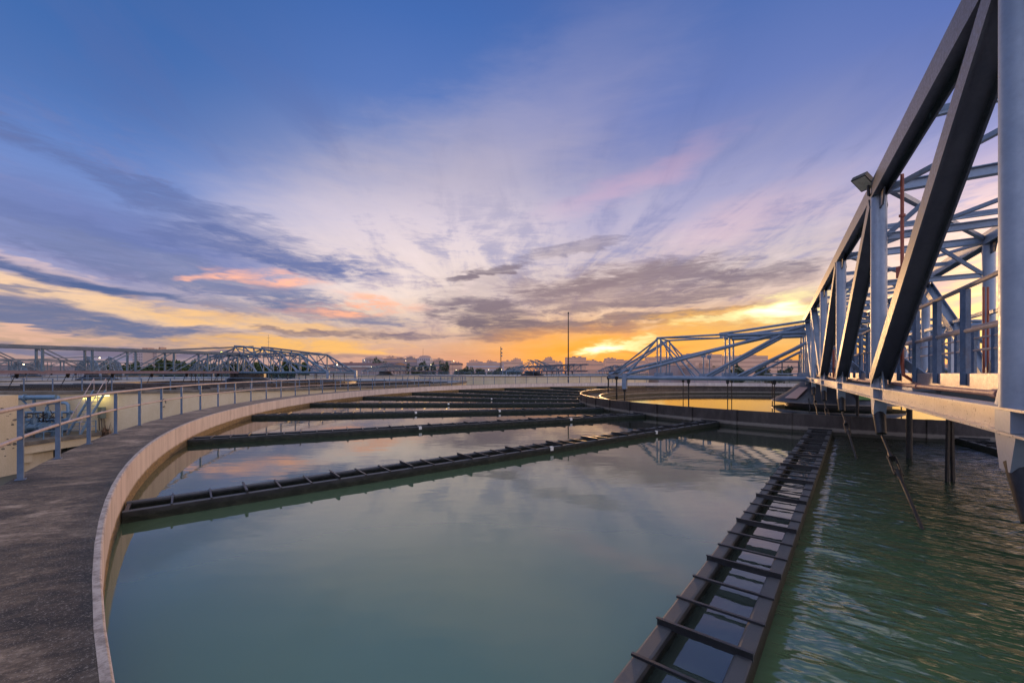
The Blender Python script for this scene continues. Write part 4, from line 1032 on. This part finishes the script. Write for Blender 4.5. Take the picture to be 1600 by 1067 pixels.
b = at(782.5, 542, 420); t = empty('lattice_mast', (b.x, b.y, GROUND), label='dark lattice radio mast above the white long block', cat='mast')
w = MB()
for dx, dy in ((-.8, 0), (.8, 0), (0, 1.2)): w.tube((b.x+dx, b.y+dy, GROUND), (b.x+dx*.4, b.y+dy*.4, b.z), .16, 5, .1)
for q in range(16):
    z0 = GROUND+(b.z-GROUND)*q/16; z1 = GROUND+(b.z-GROUND)*(q+1)/16; w.bar((b.x-.75, b.y, z0), (b.x+.75, b.y, z1), .1, .1); w.bar((b.x+.75, b.y, z0), (b.x-.75, b.y, z1), .1, .1)
w.build('lattice', M['dark'], t)
w = MB()
for z in (2, 6, 9): w.box((b.x+.9, b.y, b.z-z), (1.3, .8, 1.6))
w.build('antenna_panel', M['fardark'], t)
lamps = [(567, 563, 260, 'lit street lamp above the left end of the warehouse roof'), (632, 563.5, 280, 'lit street lamp in front of the grey range'), (671, 570, 250, 'lit street lamp below the white round-topped block'),
         (707, 564, 300, 'lit street lamp at the right end of the grey range'), (710, 578, 220, 'low lit lamp in the gap between building groups'), (761, 577.5, 220, 'low lit lamp in front of the white long block'), (781, 577.5, 220, 'low lit lamp below the lattice mast'), (1215, 556, 200, 'street lamp above the railed service platform'), (523, 570, 150, 'bright star-like lamp right of the peaked left truss')]
for px, y, d, lab in lamps:
    t, b = pole('street_lamp', px, y, d, .1, .06, lab, 'street lamp')
    w = MB(); w.bar(b, b+Vector((.9, 0, .15)), .1, .08); w.build('arm', M['fardark'], t)
    w = MB(); k_ = d/250*.15*(2.2 if px == 523 else 1); w.revolve((b.x+.9, b.y), [(0, b.z-k_), (k_*.8, b.z-k_*.4), (k_*.9, b.z+.1), (0, b.z+.2)], 10); w.build('bulb', M['lampwarm'], t, True)
for px, y, d, mt, lab in ((346, 550, 76, 'lampgreen', 'glowing yellow-green floodlight on the left shoulder of the peaked left truss'), (388, 555.5, 71, 'lampwarm', 'small lit lamp under the peak of the left truss'),
                          (156, 559, 112, 'lampwarm', 'tiny lit lamp on the triangular truss at left'), (37, 569, 140, 'lampwarm', 'tiny lit lamp at the far left edge below the hump truss'), (581, 573, 196, 'lampwarm', 'tiny lit lamp on the faint grey-green truss, left one'), (587, 573, 196, 'lampwarm', 'tiny lit lamp on the faint grey-green truss, right one')):
    b = at(px, y, d); t = empty('truss_lamp', b, label=lab, cat='lamp')
    k_ = .11*d/76
    w = MB(); w.revolve((b.x, b.y), [(0, b.z-k_), (k_, b.z-k_*.6), (k_*.9, b.z+k_*.4), (0, b.z+k_*.5)], 10); w.build('bulb', M[mt], t, True)
    w = MB(); w.box((b.x, b.y+.1, b.z+k_*.75), (k_*2.2, k_*1.6, k_*.4)); w.build('housing', M['dark'], t)
# ================================================================== SKY, SUN, CAMERA
wd = bpy.data.worlds.new('World'); sc.world = wd; wd.use_nodes = True
g = NT(wd.node_tree); g.n.clear()
SUN_AZ, SUN_EL = 11.5, 3.2
tc = g.new('ShaderNodeTexCoord').outputs['Generated']
sp = g.new('ShaderNodeSeparateXYZ'); g.l.new(tc, sp.inputs[0]); dx, dy, dz = sp.outputs
el = g.math('MULTIPLY', g.math('ARCSINE', dz), 57.2958)
az = g.math('MULTIPLY', g.math('ARCTAN2', dx, dy), 57.2958)
def comb(x, y, z=0.0):
    n = g.new('ShaderNodeCombineXYZ'); g.put(n.inputs[0], x); g.put(n.inputs[1], y); g.put(n.inputs[2], z); return n.outputs[0]
# ragged edges: angles shaken by streaky noise
ae = comb(g.math('MULTIPLY', az, 1/14), g.math('MULTIPLY', el, 1/3.6))
n1 = g.noise(ae, 1.1, 4, .62, .3); n2 = g.noise(g.mapping(ae, loc=(7, 3, 1)), 1.3, 4, .62, .3)
n3 = g.noise(g.mapping(ae, loc=(2, 9, 4)), 2.4, 6, .66, .6)
azw = g.math('ADD', az, g.math('MULTIPLY', g.math('SUBTRACT', n1, .5), 16))
elw = g.math('ADD', el, g.math('MULTIPLY', g.math('SUBTRACT', n2, .5), 5.0))
aw = comb(azw, elw)
def ang(px, py):
    u, v = (px-HX)/F, (HY-py)/F
    return math.degrees(math.atan(u)), math.degrees(math.atan(v/math.sqrt(1+u*u)))
def blob(px, py, wx, wy, tilt=0, vec=aw, soft=.15):
    a, e = ang(px, py); a2, e2 = ang(px+wx, py); a3, e3 = ang(px, py-wy)
    m = g.mapping(vec, loc=(a, e, 0), rot=(0, 0, R(tilt)), scale=(max(.5, a2-a), max(.12, e3-e), 1), typ='TEXTURE')
    l = g.new('ShaderNodeVectorMath', operation='LENGTH'); g.l.new(m, l.inputs[0])
    return g.maprange(l.outputs['Value'], soft, 1.25, 1, 0)
n4 = g.noise(g.mapping(ae, loc=(5, 1, 8), rot=(0, 0, R(-4)), scale=(.8, 1.25, 1)), 3.6, 6, .7, .8)
rag = g.math('ADD', g.math('MULTIPLY', g.math('SUBTRACT', n3, .5), 1.1), g.math('MULTIPLY', g.math('SUBTRACT', n4, .5), 1.2))
thick = g.maprange(n4, .3, .6, .62, 1.0)
def cloud(px, py, wx, wy, tilt=0, k=1.0):
    b = blob(px, py, wx*1.25, wy*1.25, tilt, soft=0)
    m = g.maprange(g.math('ADD', b, g.math('MULTIPLY', rag, k)), .10, .85)
    return g.math('MULTIPLY', g.math('MULTIPLY', m, g.maprange(b, 0, .35)), thick)
def C(*c): return lin(c)
EL = 45.0
def grad(stops): return g.ramp(g.math('DIVIDE', el, EL), [(max(0, e)/EL, C(*c)) for e, c in stops])
left = grad([(0, (162, 138, 150)), (1.6, (186, 154, 146)), (3.2, (206, 170, 146)), (5, (190, 166, 162)), (8, (152, 148, 178)), (12, (130, 138, 182)), (17, (108, 130, 184)), (23, (86, 120, 184)), (30, (68, 110, 178)), (45, (54, 94, 160))])
mid = grad([(0, (206, 146, 126)), (1.6, (218, 158, 132)), (3.5, (218, 168, 138)), (6, (210, 176, 160)), (10, (208, 190, 186)), (15, (194, 182, 192)), (20, (164, 165, 200)), (26, (132, 148, 200)), (33, (92, 124, 192)), (40, (70, 110, 182)), (45, (60, 100, 172))])
right = grad([(0, (232, 140, 86)), (1.5, (248, 168, 78)), (3.5, (246, 188, 106)), (6, (226, 180, 136)), (9, (206, 178, 164)), (13, (192, 177, 178)), (18, (168, 162, 188)), (24, (138, 145, 194)), (31, (108, 128, 192)), (38, (84, 114, 182)), (45, (68, 102, 172))])
far_r = grad([(0, (236, 150, 84)), (3, (250, 194, 112)), (6, (246, 196, 128)), (10, (232, 184, 140)), (15, (204, 172, 166)), (21, (138, 142, 192)), (28, (100, 122, 190)), (36, (76, 108, 182)), (45, (62, 98, 175))])
rear = grad([(0, (170, 160, 178)), (5, (190, 178, 192)), (12, (186, 186, 206)), (22, (160, 172, 206)), (45, (140, 152, 190))])
flank = grad([(0, (244, 190, 150)), (5, (250, 206, 172)), (12, (246, 208, 184)), (22, (220, 200, 196)), (45, (160, 160, 186))])
zen = (.46, .46, .50)
base = g.mix(g.maprange(az, -44, -14), left, mid)
base = g.mix(g.maprange(az, -10, 14), base, right)
base = g.mix(g.maprange(az, 34, 52), base, far_r)
back = g.maprange(g.math('ABSOLUTE', az), 75, 125)
col = base
def over(col, m, c, k=1.0):
    return g.mix(g.math('MULTIPLY', m, k) if k != 1 else m, col, c)
# high thin streaks converging on the horizon (flat layer seen in perspective)
pz = g.math('ADD', g.math('MAXIMUM', dz, 0), .10)
pl = g.mapping(comb(g.math('DIVIDE', dx, pz), g.math('DIVIDE', dy, pz)), rot=(0, 0, R(-9)), scale=(1.5, .42, 1))
s1 = g.noise(pl, 1.15, 5, .58, .5); s2 = g.noise(g.mapping(pl, loc=(3, 5, 2), scale=(1, 1, 1)), 2.6, 5, .6, .7)
veil = g.math('MULTIPLY', g.maprange(s1, .40, .68), g.maprange(el, 7, 14))
veil = g.math('MULTIPLY', veil, g.math('MULTIPLY', g.maprange(el, 32, 19), g.maprange(az, -46, -18)))
col = over(col, veil, C(208, 194, 202), .28)
dark = g.math('MULTIPLY', g.maprange(s2, .48, .72), g.math('MULTIPLY', g.maprange(el, 9, 16), g.maprange(el, 40, 26)))
col = over(col, dark, C(92, 112, 172), .38)
# pale glow fan
col = over(col, blob(635, 390, 330, 190, 22, soft=0), C(230, 210, 198), .66)
col = over(col, blob(760, 260, 380, 150, 25, soft=0), C(186, 178, 206), .45)
col = over(col, blob(985, 285, 190, 34, 16, soft=0), C(220, 176, 196), .38)
col = over(col, blob(1150, 350, 220, 50, 12, soft=0), C(206, 176, 186), .5)
# broken mid-level cloud all across
mid_n = g.math('ADD', g.math('MULTIPLY', s2, .45), g.math('ADD', g.math('MULTIPLY', n3, .3), g.math('MULTIPLY', n4, .25)))
win = g.math('MULTIPLY', g.maprange(el, 2.5, 6), g.maprange(el, 27, 15))
col = over(col, g.math('MULTIPLY', g.maprange(mid_n, .475, .60), win), g.mix(g.maprange(el, 5, 16), C(158, 134, 146), C(124, 128, 168)), .58)
col = over(col, g.math('MULTIPLY', g.maprange(mid_n, .48, .40), g.math('MULTIPLY', g.math('MULTIPLY', g.maprange(el, 2.5, 6), g.maprange(el, 21, 11)), g.maprange(az, -46, -26))), g.mix(g.maprange(el, 5, 14), C(252, 214, 172), C(232, 212, 214)), .38)
# soft slate banks, left
for a in ((190, 355, 330, 46, -6, .5), (330, 405, 220, 24, -10, .6), (60, 300, 200, 40, -14, .35), (80, 372, 190, 26, -3, .45)):
    col = over(col, blob(*a[:5]), C(100, 114, 166), a[5])
for a in ((300, 330, 260, 26, -12, .5), (410, 396, 170, 24, -6, .75), (150, 265, 230, 30, -18, .4), (470, 415, 110, 12, -4, .7), (90, 345, 240, 20, -8, .5), (330, 445, 240, 22, -6, .6)):
    col = over(col, cloud(*a[:5]), C(88, 102, 150), a[5])
col = over(col, cloud(40, 418, 150, 10, -6), C(206, 180, 180), .7)
for a in ((60, 437, 190, 17, -7, .95), (190, 455, 110, 9, -3, .9)):
    col = over(col, cloud(*a[:5]), C(76, 95, 140), a[5])
col = over(col, cloud(150, 478, 330, 17, -6), C(246, 206, 164), .85)
col = over(col, cloud(420, 510, 190, 17, -5), C(246, 194, 132), .8)
for a in ((40, 465, 60, 4, 0, .8), (300, 428, 260, 26, -9, .6), (520, 490, 130, 16, -5, .75), (70, 500, 270, 24, -5, .95), (240, 517, 150, 12, -3, .9), (110, 545, 300, 14, -2, .85), (360, 480, 120, 10, -8, .5)):
    col = over(col, cloud(*a[:5]), C(104, 114, 150), a[5])
col = over(col, cloud(70, 523, 160, 4, -2), C(228, 182, 160), .9)
col = over(col, cloud(470, 545, 160, 13, 0), C(252, 190, 98), .8)
for a in ((520, 527, 110, 7, 2, .85), (640, 527, 80, 7, 4, .7), (300, 552, 160, 6, 0, .7), (530, 556, 130, 4, 0, .6)):
    col = over(col, cloud(*a[:5]), C(118, 106, 126), a[5])
# lit salmon tufts
puff = g.maprange(g.math('ADD', g.math('MULTIPLY', n3, .5), g.math('MULTIPLY', n4, .5)), .40, .54)
for a in ((455, 440, 80, 18, 3, .9), (352, 426, 48, 11, 0, .8), (560, 483, 120, 12, 5, 1.0), (600, 472, 60, 11, 0, .9), (305, 428, 26, 6, 0, .7)):
    col = over(col, g.math('MULTIPLY', blob(*a[:5]), puff), C(248, 178, 146), a[5])
# dark streaks, centre and right
for a in ((765, 492, 80, 26, -4, .95), (770, 424, 66, 9, 14, .8), (745, 432, 44, 5, 8, .7), (700, 470, 60, 8, -4, .5), (900, 448, 90, 17, 6, .9), (1010, 432, 150, 18, 4, .75), (1160, 428, 130, 13, 0, .75), (1040, 465, 130, 14, 6, .65), (900, 385, 90, 10, 8, .45),
          (860, 508, 150, 13, -2, .9), (790, 520, 90, 14, 0, .8), (960, 462, 200, 26, 4, .5), (1010, 496, 110, 8, 3, .85), (1100, 484, 90, 5, 6, .7), (940, 480, 120, 10, 0, .6), (1085, 500, 110, 6, 4, .8), (1010, 548, 60, 6, 8, .5)):
    col = over(col, cloud(*a[:5]), C(110, 100, 116), a[5])
for a in ((960, 440, 210, 30, 5, .6), (1150, 445, 150, 16, 2, .6), (760, 455, 110, 40, 6, .35)):
    col = over(col, cloud(*a[:5]), C(128, 112, 122), a[5])
# sunlit openings
col = over(col, blob(930, 540, 260, 34, 2, soft=0), C(253, 164, 52), .85)
col = over(col, cloud(1150, 505, 210, 34, 4), C(253, 188, 84), .65)
fine = g.maprange(n3, .3, .55)
for a in ((940, 545, 60, 15, 6, 1.0), (975, 532, 55, 10, 10, .95), (1215, 484, 95, 24, 6, 1.0), (1130, 500, 90, 10, 4, .8), (1270, 455, 120, 14, 6, .6)):
    col = over(col, g.math('MULTIPLY', cloud(*a[:5]), g.math('ADD', .5, g.math('MULTIPLY', fine, .5))), C(255, 238, 170), a[5])
hot = blob(938, 546, 42, 10, 6, soft=0)
hot2 = blob(1215, 482, 60, 13, 6, soft=0)
col = g.mix(g.math('MULTIPLY', g.math('ADD', hot, g.math('MULTIPLY', hot2, .9), clamp=True), .9), col, (2.4, 1.9, 1.05))
# small ripples of tone all over so that nothing is flat
tone = g.maprange(g.math('MULTIPLY', g.math('ADD', n3, n4), .5), .25, .75, .86, 1.14, smooth=False)
tb = g.new('ShaderNodeMix', data_type='RGBA', blend_type='MIX'); g.put(tb.inputs[0], g.maprange(el, 26, 8)); tb.inputs[6].default_value = (1, 1, 1, 1); g.l.new(comb(tone, tone, tone), tb.inputs[7])
col = g.mix(1.0, col, tb.outputs[2], 'MULTIPLY')
col = g.mix(g.maprange(el, 42, 60), col, zen)
col = g.mix(back, col, rear)
fl_ = g.math('MULTIPLY', g.maprange(az, 54, 78), g.maprange(az, 150, 112))
col = g.mix(fl_, col, flank)
# added fill light: sky raised overhead, behind and low at the right
boost = g.math('MULTIPLY_ADD', g.math('MULTIPLY', g.maprange(el, 19, 30), g.maprange(el, 60, 44)), -.07, g.math('MULTIPLY', g.math('MULTIPLY', g.maprange(el, 6, 11), g.maprange(el, 26, 17)), .22))
lift = g.math('ADD', g.math('ADD', 1.0, boost), g.math('ADD', g.math('ADD', g.math('MULTIPLY', back, .8), g.math('ADD', g.math('MULTIPLY', fl_, .4), g.math('MULTIPLY', g.math('MULTIPLY', g.maprange(az, 36, 50), g.maprange(el, 24, 5)), .9))), g.math('MULTIPLY', g.maprange(el, 44, 70), .8)))
col = g.mix(1.0, col, comb(lift, lift, lift), 'MULTIPLY')
sky = g.new('ShaderNodeTexSky', sky_type='NISHITA'); sky.sun_disc = False; sky.sun_elevation = R(SUN_EL); sky.sun_rotation = R(SUN_AZ); sky.air_density = 1.2; sky.dust_density = 1.5
b1 = g.new('ShaderNodeBackground'); g.l.new(sky.outputs[0], b1.inputs[0]); b1.inputs[1].default_value = .004
b2 = g.new('ShaderNodeBackground'); g.l.new(col, b2.inputs[0]); b2.inputs[1].default_value = 1.03
ad = g.new('ShaderNodeAddShader'); g.l.new(b1.outputs[0], ad.inputs[0]); g.l.new(b2.outputs[0], ad.inputs[1])
ow = g.new('ShaderNodeOutputWorld'); g.l.new(ad.outputs[0], ow.inputs[0])
wd.cycles.sampling_method = 'MANUAL'; wd.cycles.sample_map_resolution = 1024

sl = bpy.data.lights.new('sun', 'SUN'); sl.energy = 1.5; sl.angle = R(4); sl.color = (1, .56, .24)
so = bpy.data.objects.new('sun', sl); COL.objects.link(so)
sdir = Vector((math.sin(R(SUN_AZ))*math.cos(R(SUN_EL)), math.cos(R(SUN_AZ))*math.cos(R(SUN_EL)), math.sin(R(SUN_EL))))
so.rotation_euler = (-sdir).to_track_quat('-Z', 'Y').to_euler(); so.location = sdir*50

cam = bpy.data.cameras.new('camera'); co = bpy.data.objects.new('camera', cam); COL.objects.link(co); sc.camera = co
co.location = (0, 0, EYE); co.rotation_euler = (R(90), 0, 0)
cam.sensor_width = 36; cam.lens = F/1600*36; cam.shift_y = (HY-533.5)/1600; cam.clip_start = .05; cam.clip_end = 9000
sc.view_settings.view_transform = 'Standard'; sc.view_settings.look = 'None'; sc.view_settings.exposure = 0; sc.view_settings.gamma = 1
sc.cycles.max_bounces = 5; sc.cycles.diffuse_bounces = 2; sc.cycles.glossy_bounces = 3; sc.cycles.transmission_bounces = 1; sc.cycles.use_denoising = True; sc.cycles.use_adaptive_sampling = True; sc.cycles.adaptive_threshold = .02; sc.cycles.adaptive_min_samples = 16
